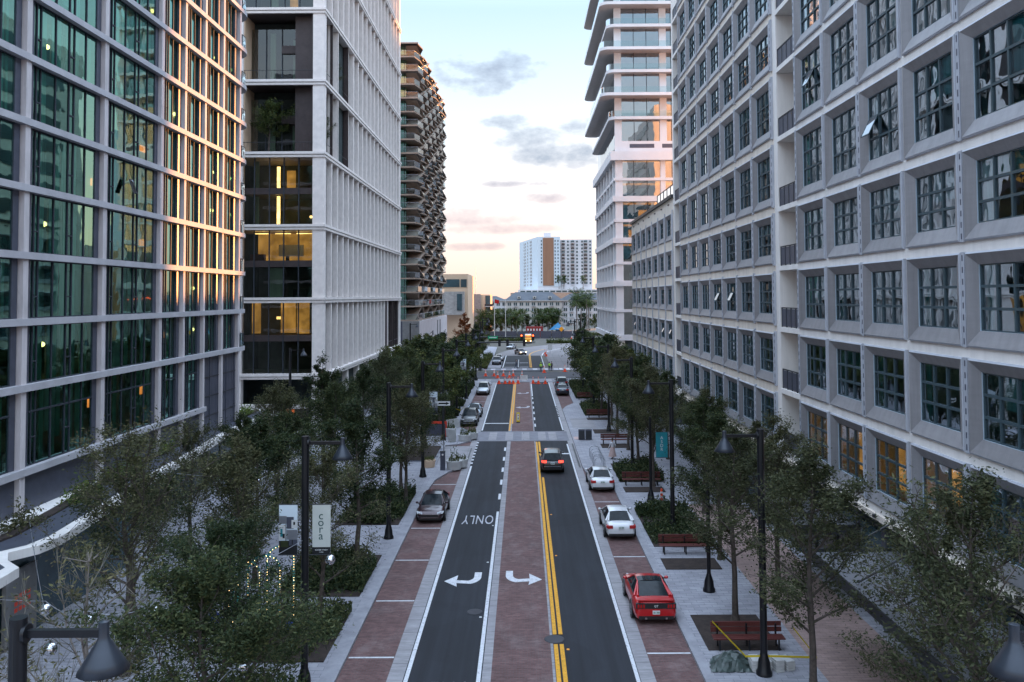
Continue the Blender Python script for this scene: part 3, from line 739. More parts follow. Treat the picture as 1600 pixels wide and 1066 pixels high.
# ------------------------------------------------- left, third: balcony tower with zigzag concrete blades
def zigzag():
    OX, OY = -20.9, 168.
    T = thing('balcony_tower', 'tan concrete apartment tower with zigzag balconies, beyond the white finned tower', 'building', (OX, OY, 0))
    L = 58.; n = 20; z0 = 10.; fh = 2.83; r = random.Random(3)
    mb = MB(); mb.box(-22, 0, 0, .1, L+2, z0-.3, 'lilac concrete'); mb.box(-22,-.05,0,-3.4,0,z0-.3,'slate metal'); mb.box(-3.4,-.06,.0,-.02,-.0,z0-.3,'slab soffit')
    for y in (34, 40): mb.box(.02, y, 3.0, .13, y+2., z0-1, 'charcoal')
    mb.box(.02, 20, 1.5, .14, 29, 4.2, 'room dark'); mb.build('podium', T)
    tm = text_mesh('815', 1.5, 'charcoal', .05); o = tm.build('house_number', T, (.12, 24., 6.3), R(90))
    mb = MB(); mb.box(-20, 2.2, z0-.3, -3.0, L-2, z0+n*fh, 'tan concrete'); mb.build('core_wall', T)
    mb = MB(); mb.quad((-20,2.15,z0),(-3,2.15,z0),(-3,2.15,z0+n*fh),(-20,2.15,z0+n*fh),'green glass')
    mb.quad((-2.95,2.2,z0),(-2.95,L-2,z0),(-2.95,L-2,z0+n*fh),(-2.95,2.2,z0+n*fh),'green glass'); 
    for x in (-3.3,-4.4,-6): mb.box(x-.06,2.05,z0,x+.06,2.2,z0+n*fh,'bronze panel')
    mb.build('glazing', T)
    bays = 7; bl = L/bays
    for k in range(n+1):
        z = z0+k*fh; big = (k % 2 == 0)
        am = .2 if k < 3 else (.6 if k < n else .5)
        pts = [(-20, 0), (-.2 if big else -.9, 0)]
        for b in range(bays):
            y = b*bl
            if (b+k) % 2 == 0: pts += [(-.35+.0*am, y+.6), (.9*am-.2, y+bl*.55), (-.7, y+bl-.3)]
            else: pts += [(-.9, y+.6), (-.2, y+bl*.4), (.75*am-.3, y+bl-.3)]
        pts += [(-.6, L), (-20, L)]
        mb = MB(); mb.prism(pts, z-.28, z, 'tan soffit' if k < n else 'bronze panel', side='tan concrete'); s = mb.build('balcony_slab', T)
        if k == n: continue
        mb = MB()
        rp = [(-20, .06)] + [(p[0]-.06, p[1]+(.06 if i == 0 else 0)) for i, p in enumerate(pts[1:-1])]
        for (xa, ya), (xb, yb) in zip(rp, rp[1:]):
            mb.quad((xa,ya,z+.05),(xb,yb,z+.05),(xb,yb,z+1.1),(xa,ya,z+1.1),'rail glass')
            mb.tube((xa,ya,z+1.12),(xb,yb,z+1.12),.035,'foil grey',n=4)
        mb.build('balcony_rail', s)
    # slanting blades, alternating like a chevron weave
    for b in range(bays):
        mb = MB()
        for k in range(n):
            z = z0+k*fh; y = b*bl + bl*.5; s = bl*.28*(1 if (b+k) % 2 == 0 else -1); t = .35
            ya, yb = y - s, y + s; xa, xb = (-.7, .5) if (b+k) % 2 == 0 else (.5, -.7)
            if k < 3: xa, xb = -.9, -.3
            for (dx) in (0,):
                vs = [(-2.9,ya-t,z),(xa,ya-t,z),(xa,ya+t,z),(-2.9,ya+t,z),(-2.9,yb-t,z+fh-.28),(xb,yb-t,z+fh-.28),(xb,yb+t,z+fh-.28),(-2.9,yb+t,z+fh-.28)]
                mb.add(vs, [(0,3,2,1),(4,5,6,7),(0,1,5,4),(1,2,6,5),(2,3,7,6),(3,0,4,7)], 'tan concrete')
        mb.build('slanting_blade', T)
    return T
zigzag()

# ------------------------------------------------- right, far: white slab tower
def tower_right():
    OX, OY = 18.85, 168.
    T = thing('white_balcony_tower', 'tall white tower with deep curved balcony slabs, rising behind the cream wing', 'building', (OX, OY, 0))
    L = 41.; Wd = 14.; low = [6.2, 11.6, 17.1, 21.2, 25.8, 29.8, 34.2, 38.2, 42.9]
    for i, z in enumerate(low):
        big = i % 2 == 0; t = .55 if big else .28; p = .6 if big else .3
        if i == 8: t, p = .9, 1.0
        pts = [(-p, -p), (Wd, -p), (Wd, L+p), (-p, L+p)]
        mb = MB(); mb.prism(pts, z-t, z+t, 'tower white'); mb.build('floor_band', T)
    mb = MB(); mb.box(.9, .9, 0, Wd-.5, L-1, 110, 'room grey'); mb.build('core_wall', T)
    mb = MB(); mb.quad((.0,.2,6),(Wd,.2,6),(Wd,.2,43),(.0,.2,43),'tower glass'); mb.quad((.3,L,6),(.3,.2,6),(.3,.2,43),(.3,L,43),'far window'); mb.build('lower_glazing', T)
    for x in (0, 9.2, 13.):
        mb = MB(); mb.box(x, -.12, 0, x+1.5 if x == 0 else x+1.0, .3, 43, 'tower white'); mb.build('pier', T)
    mb = MB()
    for x in (3.8, 6.5, 11.6): mb.box(x-.05, .05, 6, x+.05, .25, 43, 'dark mullion')
    mb.build('mullion', T)
    for i in range(8):
        if i in (0,): continue
        z = low[i+1]
        mb = MB()
        if i > 2: mb.box(1.6, .5, z-1.1, 9, .8, z-.7, 'amber ceiling'); mb.box(10.4, .5, z-1.1, 13., .8, z-.7, 'amber ceiling')
        mb.box(rnd.uniform(2,5), .6, low[i]+.6, rnd.uniform(6,8.5), .85, low[i]+2.2, 'amber ceiling' if i in (3,4,5) else 'curtain green')
        mb.build('lit_room', T)
    mb = MB(); y = 1.2
    while y < L:
        mb.box(-.36, y, 6.2, .4, y+.7, 43, 'tower white'); y += 6.4
    mb.build('vertical_rib', T)
    mb = MB(); mb.box(0,-.3,0,1.6,.5,6,'cream wall'); mb.box(4,.4,0,Wd,.6,5.5,'far window'); mb.box(3.5,.35,14.4,12,.38,14.7,'red lens'); mb.build('base_wall', T)
    # parapet box storey
    mb = MB(); mb.box(.0, -.1, 43.8, Wd, .6, 46.0, 'tower white'); mb.box(3, -.13, 44.6, 8, -.1, 45.4, 'slate metal'); mb.box(9.6,-.13,44.6,12.6,-.1,45.4,'slate metal'); mb.build('parapet', T)
    up = [50.6, 55.1, 60.1, 64.4, 69.4, 73.6, 78.6, 82.8, 87.8, 92]
    mb = MB(); mb.quad((.0,.25,45),(Wd,.25,45),(Wd,.25,96),(.0,.25,96),'tower glass'); mb.quad((.3,L,45),(.3,.2,45),(.3,.2,96),(.3,L,96),'tower glass'); mb.build('upper_glazing', T)
    for x in (0, 9.2, 13.):
        mb = MB(); mb.box(x, -.1, 46, x+1.4, .35, 96, 'tower white'); mb.build('pier', T)
    mb = MB()
    for x in (4.0, 6.6, 11.6): mb.box(x-.05, .1, 46, x+.05, .28, 96, 'dark mullion')
    mb.build('mullion', T)
    for i, z in enumerate(up):
        big = i % 2 == 1 
        if i == 0: p, q = 1.2, 1.0
        elif big: p, q = 3.0, 2.6
        else: p, q = 1.6, 1.4
        a = 1.8; pts = [(Wd, -q), (-p+a, -q)]
        for k in range(1, 8):
            th = math.pi/2*k/7; pts.append((-p+a-a*math.sin(th), -q+a-a*math.cos(th)))
        e = L+1
        for k in range(0, 8):
            th = math.pi/2*k/7; pts.append((-p+a-a*math.cos(th), e-a+a*math.sin(th)))
        pts.append((Wd, e))
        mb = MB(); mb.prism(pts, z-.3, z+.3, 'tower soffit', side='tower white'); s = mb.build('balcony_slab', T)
        mb = MB(); rp = [(x+.08 if x < 0 else x, y+.08) for x, y in pts[:-2]]
        for (xa,ya),(xb,yb) in zip(rp, rp[1:]):
            mb.quad((xa,ya,z+.3),(xb,yb,z+.3),(xb,yb,z+1.5),(xa,ya,z+1.5),'rail glass')
        mb.build('balcony_rail', s)
    mb = MB(); mb.box(0,0,96,Wd,L,97,'tower white'); mb.build('roof', T)
    return T
tower_right()

# ------------------------------------------------- far buildings
def windows_grid(T, xs, zs, y, w, h, m='far window', dep=.3, name='window'):
    mb = MB()
    for x in xs:
        for z in zs: mb.box(x-w/2, y-dep, z, x+w/2, y, z+h, m)
    tag(mb.build(name, T), kind='stuff')
def far_tower():
    T = thing('far_white_tower', 'pale high rise with a broad brown stripe and balcony stacks, alone on the skyline', 'building', (20, 700, 0))
    mb = MB(); mb.box(-7.3, 0, 0, 11.6, 40, 65, 'stucco white'); mb.build('front_wing', T)
    mb = MB(); mb.add([(-7.3,0,0),(-23,90,0),(-23,90,66),(-7.3,0,65)],[(0,3,2,1)],'tower blue white'); mb.add([(-7.3,0,65),(-23,90,66),(11.6,90,66),(11.6,0,65)],[(0,3,2,1)],'stucco white'); mb.build('side_wing', T)
    mb = MB(); mb.box(-3, -.6, 24, 6.2, 0, 64, 'copper brown'); mb.build('brown_stripe', T)
    mb = MB(); mb.box(-7.3, -.3, 23, -3.0, 0, 65, 'tower blue white'); mb.box(6.2,-.3,23,11.6,0,65,'tower blue white'); mb.build('pale_strip', T)
    mb = MB(); mb.box(12, 6, 0, 39, 40, 63, 'stucco white'); mb.build('rear_wing', T)
    mb = MB(); mb.box(-2, 5, 65, 4, 12, 68.6, 'stucco white'); mb.build('roof_plant', T)
    windows_grid(T, [-4.2, 7.4, 9.8], [26+2.9*i for i in range(13)], -.3, .8, 1.4)
    mb = MB()
    for k in range(13):
        z = 25+2.95*k
        for x, w in ((14.4,2.6),(22.4,2.8),(33.4,2.8)): mb.box(x-w/2, 4.6, z, x+w/2, 6, z+1.7, 'bronze panel' if k % 3 else 'far window'); mb.box(x-w/2-.2, 4.2, z-.3, x+w/2+.2, 6, z+.1, 'stucco white')
        for x in (18.5,26.2,30.5,37.4): mb.box(x-.7, 5.7, z+.2, x+.7, 6, z+1.6, 'far window')
    tag(mb.build('window', T), kind='stuff')
    mb = MB()
    for u in (.3, .36, .5, .62, .7):
        for k in range(14):
            z = 24+2.9*k; x = -7.3-15.7*u; y = 90*u
            w = .02
            mb.add([(x-.35,y-.3,z),(x-.35-15.7*w,y-.3+90*w,z),(x-.35-15.7*w,y-.3+90*w,z+1.9),(x-.35,y-.3,z+1.9)],[(0,3,2,1)],'far window')
    tag(mb.build('side_window', T), kind='stuff')
    mb = MB(); mb.box(-24, -3, 0, 48, 60, 20.5, 'stucco white'); 
    for x in range(-22, 46, 5): mb.box(x, -3.2, 18.3, x+4, -3, 19.6, 'far window')
    mb.build('parking_podium', T)
far_tower()
def midrise():
    T = thing('cream_apartment_block', 'long cream four storey apartment block with dark hipped roofs, below the far tower', 'building', (10, 430, 0))
    segs = [(-31,-19,1.5,'stucco white',15.0),(-19,10,-1.5,'stucco',17.0),(10,52,1.5,'stucco white',16.2)]
    for x0,x1,y0,m,top in segs:
        mb = MB(); mb.box(x0, y0, 0, x1, 18, 12.6, m); w = mb.build('wall', T)
        mb = MB(); o = .8; z = 12.6; vs = [(x0-o,y0-o,z),(x1+o,y0-o,z),(x1+o,19,z),(x0-o,19,z),(x0+5,9,top),(x1-5,9,top)]
        mb.box(x0-o,y0-o,12.3,x1+o,19,12.6,'stucco')
        mb.add(vs,[(0,1,5,4),(1,2,5),(2,3,4,5),(3,0,4)],'roof slate'); mb.build('roof', T)
        xs = [x0+2+i*3.1 for i in range(int((x1-x0-2)/3.1)+1)]
        mb = MB()
        for i, x in enumerate(xs):
            for z in (1.0, 4.0, 7.0, 10.0):
                mm = 'far window'
                mb.box(x-.85, y0-.15, z, x-.15, y0+.05, z+1.6, mm); mb.box(x+.15, y0-.15, z, x+.85, y0+.05, z+1.6, mm)
                if i % 3 == 1: mb.box(x-1.1,y0-.9,z-.4,x+1.1,y0,z-.2,'stucco white')
        tag(mb.build('window', w), kind='stuff')
    for x in (-12,-4,4):
        mb = MB(); mb.box(x-.8, -1.2, 13.6, x+.8, 3, 14.8, 'stucco'); mb.box(x-.4,-1.25,13.8,x+.4,-1.2,14.5,'far window'); mb.build('dormer', T)
    mb = MB(); mb.box(-17, 40, 0, 22, 60, 16.8, 'tan concrete'); mb.build('rear_block', T)
midrise()
def museum():
    T = thing('museum_building', 'stone museum coloured with sunset glow, with overhanging pale clad volume, past the tan balcony tower', 'building', (-18, 255, 0))
    mb = MB(); mb.box(-22, 0, 0, 1.2, 30, 21.6, 'sunset tinted stone'); mb.build('main_volume', T)
    mb = MB(); mb.box(-20, -3.5, 9.2, .2, 0, 16.2, 'museum cladding'); mb.build('overhanging_volume', T)
    mb = MB(); mb.box(-20, -.2, 17.6, -1.4, .05, 20., 'far window'); mb.box(-1.0, -.2, 17.6, .8, .05, 20., 'far window'); mb.build('window', T)
    mb = MB(); mb.box(-1.9, -3.7, 10.5, -.4, -3.5, 15.5, 'far window'); mb.build('tall_window', T)
    mb = MB(); mb.box(-16, 5, 21.6, -8, 15, 23, 'sunset tinted stone'); mb.build('roof_plant', T)
museum()
def grey_block():
    T = thing('grey_clad_block', 'grey brick clad block with stacked balconies at its right end, behind the museum', 'building', (-16, 300, 0))
    mb = MB(); mb.box(-12, 0, 0, .8, 26, 15.6, 'museum cladding'); mb.build('main_volume', T)
    mb = MB(); mb.box(.8, 2, 0, 4, 26, 15.4, 'sunset tinted stone'); mb.build('warm_volume', T)
    for k in range(5):
        mb = MB(); mb.box(2.2, .2, 2.2+k*2.2, 5.2, 6, 2.4+k*2.2, 'stucco white'); mb.box(2.2,.2,2.4+k*2.2,5.1,.3,3.2+k*2.2,'charcoal'); mb.build('balcony', T)
    mb = MB(); mb.box(2.4,1.8,1,4.2,2,15,'far window'); mb.build('window', T)
grey_block()

def rear_block():  # added out of view to keep low sun off street and near-left facade
    T = thing('rear_sun_blocker', 'added unseen block with ribbon windows behind the cream wing, shading the low sun', 'building', (42, 120, 0))
    mb = MB(); mb.box(-12, -20, 0, 14, 28.5, 58, 'cream wall'); mb.build('tall_volume', T)
    mb = MB(); mb.box(-6, 28.5, 0, 14, 58, 25, 'cream wall'); mb.build('low_volume', T)
    mb = MB()
    for k in range(15):
        mb.box(-12.1, -19, 2+k*3.7, -12, 21, 4+k*3.7, 'far window')
    mb.build('ribbon_window', T)
rear_block()

def far_block():  # added out of view to shade the balcony tower and far road
    T = thing('far_sun_blocker', 'added unseen broad block right of the bend, shading the balcony tower', 'building', (62, 303, 0))
    mb = MB(); mb.box(0, 0, 0, 40, 110, 76, 'stucco white'); mb.build('volume', T)
    mb = MB()
    for k in range(20): mb.box(-.1, 1, 2+k*3.7, 0, 109, 4+k*3.7, 'far window')
    mb.build('ribbon_window', T)
far_block()
mat('crosswalk grey', (.19,.19,.215), .85, var=.2, scale=1.)
# ================================================================== ground and street
mb = MB(); mb.quad((-4000,-300,-.06),(4000,-300,-.06),(4000,6000,-.06),(-4000,6000,-.06),'grass'); struct(mb,'ground')
mb = MB(); mb.quad((-4.64,-20,0),(4.38,-20,0),(4.38,206,0),(-4.64,206,0),'asphalt'); struct(mb,'road')
mb = MB(); mb.quad((-90,149.6,.004),(90,149.6,.004),(90,161.2,.004),(-90,161.2,.004),'worn asphalt'); struct(mb,'cross_street')
def strip(name, x0, x1, y0, y1, z, m): b = MB(); b.quad((x0,y0,z),(x1,y0,z),(x1,y1,z),(x0,y1,z),m); return struct(b, name)
for y0, y1 in ((-20,84.2),(90.4,141.8)):
    strip('median_edging', -1.65, 1.18, y0, y1, .006, 'concrete strip'); strip('median_paving', -1.3, 1.07, y0, y1, .010, 'red brick paving')
for x0, x1 in ((-5.25,-4.64),(4.38,4.95)): strip('gutter', x0, x1, -20, 142, .006, 'concrete strip')
strip('parking_bay', -7.15, -5.25, -20, 142, .009, 'red brick paving'); strip('parking_bay', 4.95, 6.75, -20, 142, .009, 'red brick paving')
# far reach beyond the junction
strip('parking_bay', -7.15, -4.64, 171, 206, .009, 'pale pavers')
strip('tram_lane', 5.6, 12.5, 164.5, 206, .009, 'pale road')
def arc(name, r0, r1, z, m, a0=180., a1=90., c=(72,206), n=24):
    b = MB()
    for i in range(n):
        t0 = R(a0+(a1-a0)*i/n); t1 = R(a0+(a1-a0)*(i+1)/n)
        b.quad((c[0]+r1*math.cos(t0),c[1]+r1*math.sin(t0),z),(c[0]+r1*math.cos(t1),c[1]+r1*math.sin(t1),z),(c[0]+r0*math.cos(t1),c[1]+r0*math.sin(t1),z),(c[0]+r0*math.cos(t0),c[1]+r0*math.sin(t0),z),m)
    return struct(b, name)
arc('far_road', 59, 78.8, 0, 'pale road')
strip('far_road', 72, 300, 265, 285, 0., 'pale road')
# pavements (a real step up from the carriageway)
def slab(name, pts, m='pale pavers', side='curb stone', z=.13):
    b = MB(); b.prism(pts, -.05, z, m, side); return struct(b, name)
slab('pavement', [(-70,-20),(-7.15,-20),(-7.15,63.5),(-7.0,66.2),(-6.2,69.2),(-5.3,71.0),(-5.25,72),(-5.25,72.2),(-70,72.2)])
slab('pavement', [(-70,72.2),(-7.6,72.2),(-7.6,81.6),(-70,81.6)], z=.132)
slab('pavement', [(-70,81.6),(-7.6,81.6),(-6.4,82.2),(-5.3,84.),(-5.2,86.),(-5.6,89.5),(-6.6,91.8),(-7.15,93.),(-7.15,131),(-6.6,134),(-5.4,137),(-5.2,140),(-7,145.5),(-11,149),(-70,149)])
slab('pavement', [(-70,162),(-13,162),(-9,165),(-7.15,170),(-7.15,206),(-7.5,240),(-70,300)])
slab('pavement', [(6.75,-20),(70,-20),(70,149),(12,149),(7.5,146),(5.4,142),(5.,138),(5.2,134),(6.75,130),(6.75,113),(5.6,110),(4.97,107),(4.97,71),(5.1,68.8),(5.9,67.5),(6.6,66.5),(6.75,64)])
slab('pavement', [(13,162.5),(70,162.5),(70,250),(40,236),(20,215),(13,195)])
strip('driveway', -7.6, -5.25, 72.3, 81.5, .03, 'concrete strip')
strip('driveway', 5.4, 8., 91.5, 99., .137, 'concrete strip')
for x0, x1, y0, y1 in ((-7.75,-7.17,-20,64),(-7.75,-7.17,93.5,131),(6.77,7.15,-20,64),): strip('curb_band', x0, x1, y0, y1, .136, 'curb stone')
strip('shop_walk', 11.3, 15., 10, 58, .137, 'shop glow pavers')
# slots of the street drain
for n_, (x, y0, y1) in enumerate(((-5.0,72.6,80.5),(4.75,71,82))): strip('drain_slot', x-.06, x+.06, y0, y1, .139 if x > 0 else .034, 'charcoal')
# crosswalk in the middle of the block
strip('crosswalk', -4.9, 4.6, 84.3, 90.3, .013, 'crosswalk grey')
for i, x in enumerate((-3.2,-1.5,.2,1.9,3.0)):
    strip('crosswalk_bar', x-.4, x+.4, 85., 89.7, .017, 'concrete strip')
for i, (y0, y1) in enumerate(((142.2,148.2),(165.,169.8))):
    strip('crosswalk', -8., 8.5, y0, y1, .013, 'crosswalk grey')
    for k in range(7): strip('crosswalk_bar', -6.5+k*2.1, -5.6+k*2.1, y0+1., y1-.9, .017, 'worn white paint' if i else 'concrete strip')
for i, x in enumerate((7.2,8.6,10,11.4)): strip('crosswalk_bar', x, x+.7, 166., 169.2, .021, 'white paint line')
# painted lines
def line(x0, x1, y0, y1, m='white paint line', z=.015): return strip('road_marking', x0, x1, y0, y1, z, m)
line(-4.6,-4.44,-20,72.); line(-4.6,-4.44,91,141.6)
for k in range(8): line(-4.66,-4.46,73.+k*1.45,73.55+k*1.45)
line(4.2,4.35,-20,82.5); line(4.2,4.35,91,101); line(4.2,4.35,110.5,141.6)
for k in range(6): line(4.2,4.35,102+k*1.4,102.6+k*1.4)
line(-1.85,-1.69,-20,56.8)
for k in range(5): line(-1.86,-1.68,60.2+k*4.7,61.9+k*4.7)
line(1.2,1.37,-20,35.3,'yellow paint line'); line(1.2,1.37,36.3,83.8,'yellow paint line'); line(1.45,1.62,-20,35.3,'yellow paint line'); line(1.45,1.62,36.3,67.4,'yellow paint line'); line(1.45,1.62,72.,83.8,'yellow paint line')
line(-1.62,-1.45,90.8,141.6,'yellow paint line'); line(-1.37,-1.2,95.8,141.6,'yellow paint line')
for k in range(6): line(1.22,1.38,93.5+k*5,95.6+k*5)
line(1.22,1.38,122,141.6)
line(1.64,4.18,77.2,77.7); line(-4.42,-1.7,95.8,96.3)
line(-4.3,-4.1,171,206); line(4.3,4.45,171,206); line(-1.1,-.98,172,193)
line(1.35,1.52,171.5,206,'yellow paint line'); line(1.62,1.79,171.5,206,'yellow paint line')
for y in (172.,183.): line(-3.9,-1.4,y,y+.8,'worn white paint'); line(-.8,1.1,y,y+.8,'worn white paint')
arc('road_marking', 67.2, 67.45, .004, 'white paint line', 180, 100); arc('road_marking', 70.3, 70.6, .004, 'yellow paint line', 180, 160)
for x in (7.2,8.7): line(x-.05,x+.05,165,206,'charcoal',.02)
for r_ in (64.8,63.3): arc('tram_rail', r_-.05, r_+.05, .006, 'charcoal', 180, 110)
for y in (34.1,40.35,46.5,52.85,59.2,65.0): line(-7.1,-5.27,y-.06,y+.06,'white paint line',.016)
for y in (29.0,34.35,46.9,59.3): line(4.97,6.72,y-.06,y+.06,'white paint line',.016)
for y in (98.,104.,110.,116.,122.): line(-7.1,-5.27,y-.06,y+.06,'white paint line',.016)
# lettering for traffic coming towards the camera, and the turn arrows
def flat(mb_, name, x, y, rz, sx, sy, z=.018):
    o = mb_.build(name); o.data.transform(Matrix.Rotation(R(-90),4,'X')); o.location = (x,y,z); o.rotation_euler = (0,0,rz); o.scale = (sx,sy,1)
    return tag(o, kind='structure')
flat(text_mesh('ONLY', 1., 'worn white paint', .001, space=1.1), 'road_marking', -3.0, 54.9, R(180), .72, 3.0)
flat(text_mesh('ONLY', 1., 'worn white paint', .001, space=1.1), 'road_marking', -3.0, 31.0, R(180), .72, 3.0)
def arrow(x, y, s, m='white paint line'):
    """Turn arrow: a stem that bends over to a big head; s = +1 points right as seen from the camera."""
    b = MB(); P = lambda u, v: (x+s*u, y+v, .018)
    st = []
    for k in range(9):
        t = R(180-90*k/8); st.append((math.cos(t), math.sin(t)))
    # stem comes down from the far end and bends towards the camera-side head
    outer = [(-.92,1.0)]+[(-.15+.77*math.cos(R(180+70*k/8)), .25+1.05*math.sin(R(180+70*k/8))) for k in range(9)]
    inner_ = [(-.55,1.0)]+[(-.12+.43*math.cos(R(180+70*k/8)), .3+.62*math.sin(R(180+70*k/8))) for k in range(9)]
    for i in range(len(outer)-1): b.quad(P(*outer[i]),P(*outer[i+1]),P(*inner_[i+1]),P(*inner_[i]),m)
    lo, li = outer[-1], inner_[-1]
    b.quad(P(*lo),P(.35,-.62),P(.3,-.2),P(*li),m)
    b.add([P(.25,-1.15),P(.95,-.35),P(.3,.55),P(.32,-.42)],[(0,1,3),(3,1,2)],m)
    return struct(b,'road_marking')
arrow(-.05, 43.6, 1); arrow(-3.15, 43.4, -1)
for y in (110,126): arrow(-.1,y,-1,'worn white paint')
# manhole covers
for x, y, r_ in ((1.25,35.8,.43),(-2.3,38.9,.36)):
    b = MB(); b.lathe([(r_,0),(r_,.012),(r_*.8,.016),(.01,.016)],'worn asphalt',(0,0,0),24,False); o=b.build('manhole_cover',None,(x,y,.012)); tag(o,'round grey manhole cover on the double yellow line' if x>0 else 'round grey manhole cover in the turn lane on the left','manhole cover')
# little reflectors on the lane lines
ry = [(1.78,34.8),(1.78,47.2),(1.8,56.),(-2.0,38.3),(-2.0,46.1),(-1.98,53.4)]
for i,(x,y) in enumerate(ry):
    b = MB(); b.add([(-.06,-.06,0),(.06,-.06,0),(.06,.06,0),(-.06,.06,0),(-.04,-.02,.025),(.04,-.02,.025),(.04,.03,.025),(-.04,.03,.025)],[(4,5,6,7),(0,1,5,4),(1,2,6,5),(2,3,7,6),(3,0,4,7)],'sign orange' if x>0 else 'planter white')
    o=b.build('road_stud',None,(x,y,.0)); side=['nearest','middle','farthest'][i%3]
    tag(o,f'{"orange" if x>0 else "white"} road stud beside the {"double yellow line" if x>0 else "white turn lane line"}, {side} of its three','road stud','reflective studs along the lane lines')
# ================================================================== trees and planting
import numpy as np
def leaf_mat(name, c0, c1, c2, trans=.25):
    m, nt, b = new_mat(name)
    g = nt.nodes.new('ShaderNodeNewGeometry')
    c = _ramp(nt, g.outputs['Random Per Island'], [(0., c0), (.55, c1), (1., c2)])
    oi = nt.nodes.new('ShaderNodeObjectInfo')
    k = _ramp(nt, oi.outputs['Random'], [(0., (.75,.8,.8)), (1., (1.25,1.15,1.1))])
    k2 = _ramp(nt, _noise(nt, .9, 3), [(.3, (.7,.72,.72)), (.7, (1.3,1.28,1.2))])
    c = _mix(nt, 1., c, k, 'MULTIPLY'); c = _mix(nt, 1., c, k2, 'MULTIPLY')
    nt.links.new(c, b.inputs['Base Color']); b.inputs['Roughness'].default_value = .55; b.inputs['Specular IOR Level'].default_value = .14
    tr = nt.nodes.new('ShaderNodeBsdfTranslucent'); nt.links.new(c, tr.inputs[0])
    mx = nt.nodes.new('ShaderNodeMixShader'); mx.inputs[0].default_value = trans
    nt.links.new(b.outputs[0], mx.inputs[1]); nt.links.new(tr.outputs[0], mx.inputs[2])
    nt.links.new(mx.outputs[0], nt.nodes['Material Output'].inputs['Surface'])
    return m
leaf_mat('oak leaf', (.022,.040,.020), (.044,.064,.030), (.10,.115,.05))
leaf_mat('olive leaf', (.044,.054,.028), (.082,.090,.046), (.17,.165,.092))
leaf_mat('far leaf', (.04,.066,.022), (.075,.10,.032), (.15,.15,.05))
leaf_mat('fresh leaf', (.05,.10,.02), (.10,.17,.035), (.2,.22,.06))
leaf_mat('rust leaf', (.12,.035,.012), (.2,.06,.02), (.28,.1,.035))
leaf_mat('twig', (.14,.12,.10), (.2,.175,.15), (.27,.24,.2), 0.)
leaf_mat('palm leaf', (.03,.055,.02), (.05,.085,.026), (.11,.125,.04))
def quads(P, A, B, name, m):
    """Rhombic leaves: centre P, half axes A (long) and B (short)."""
    n = len(P); V = np.empty((n,4,3)); V[:,0] = P-A; V[:,1] = P+B; V[:,2] = P+A; V[:,3] = P-B
    me = bpy.data.meshes.new(name); me.vertices.add(n*4); me.vertices.foreach_set('co', V.ravel())
    me.loops.add(n*4); me.loops.foreach_set('vertex_index', np.arange(n*4, dtype=np.int32))
    me.polygons.add(n); me.polygons.foreach_set('loop_start', np.arange(0, n*4, 4, dtype=np.int32)); me.polygons.foreach_set('loop_total', np.full(n, 4, dtype=np.int32))
    me.materials.append(MATS[m]); me.update(); me.validate(); return me
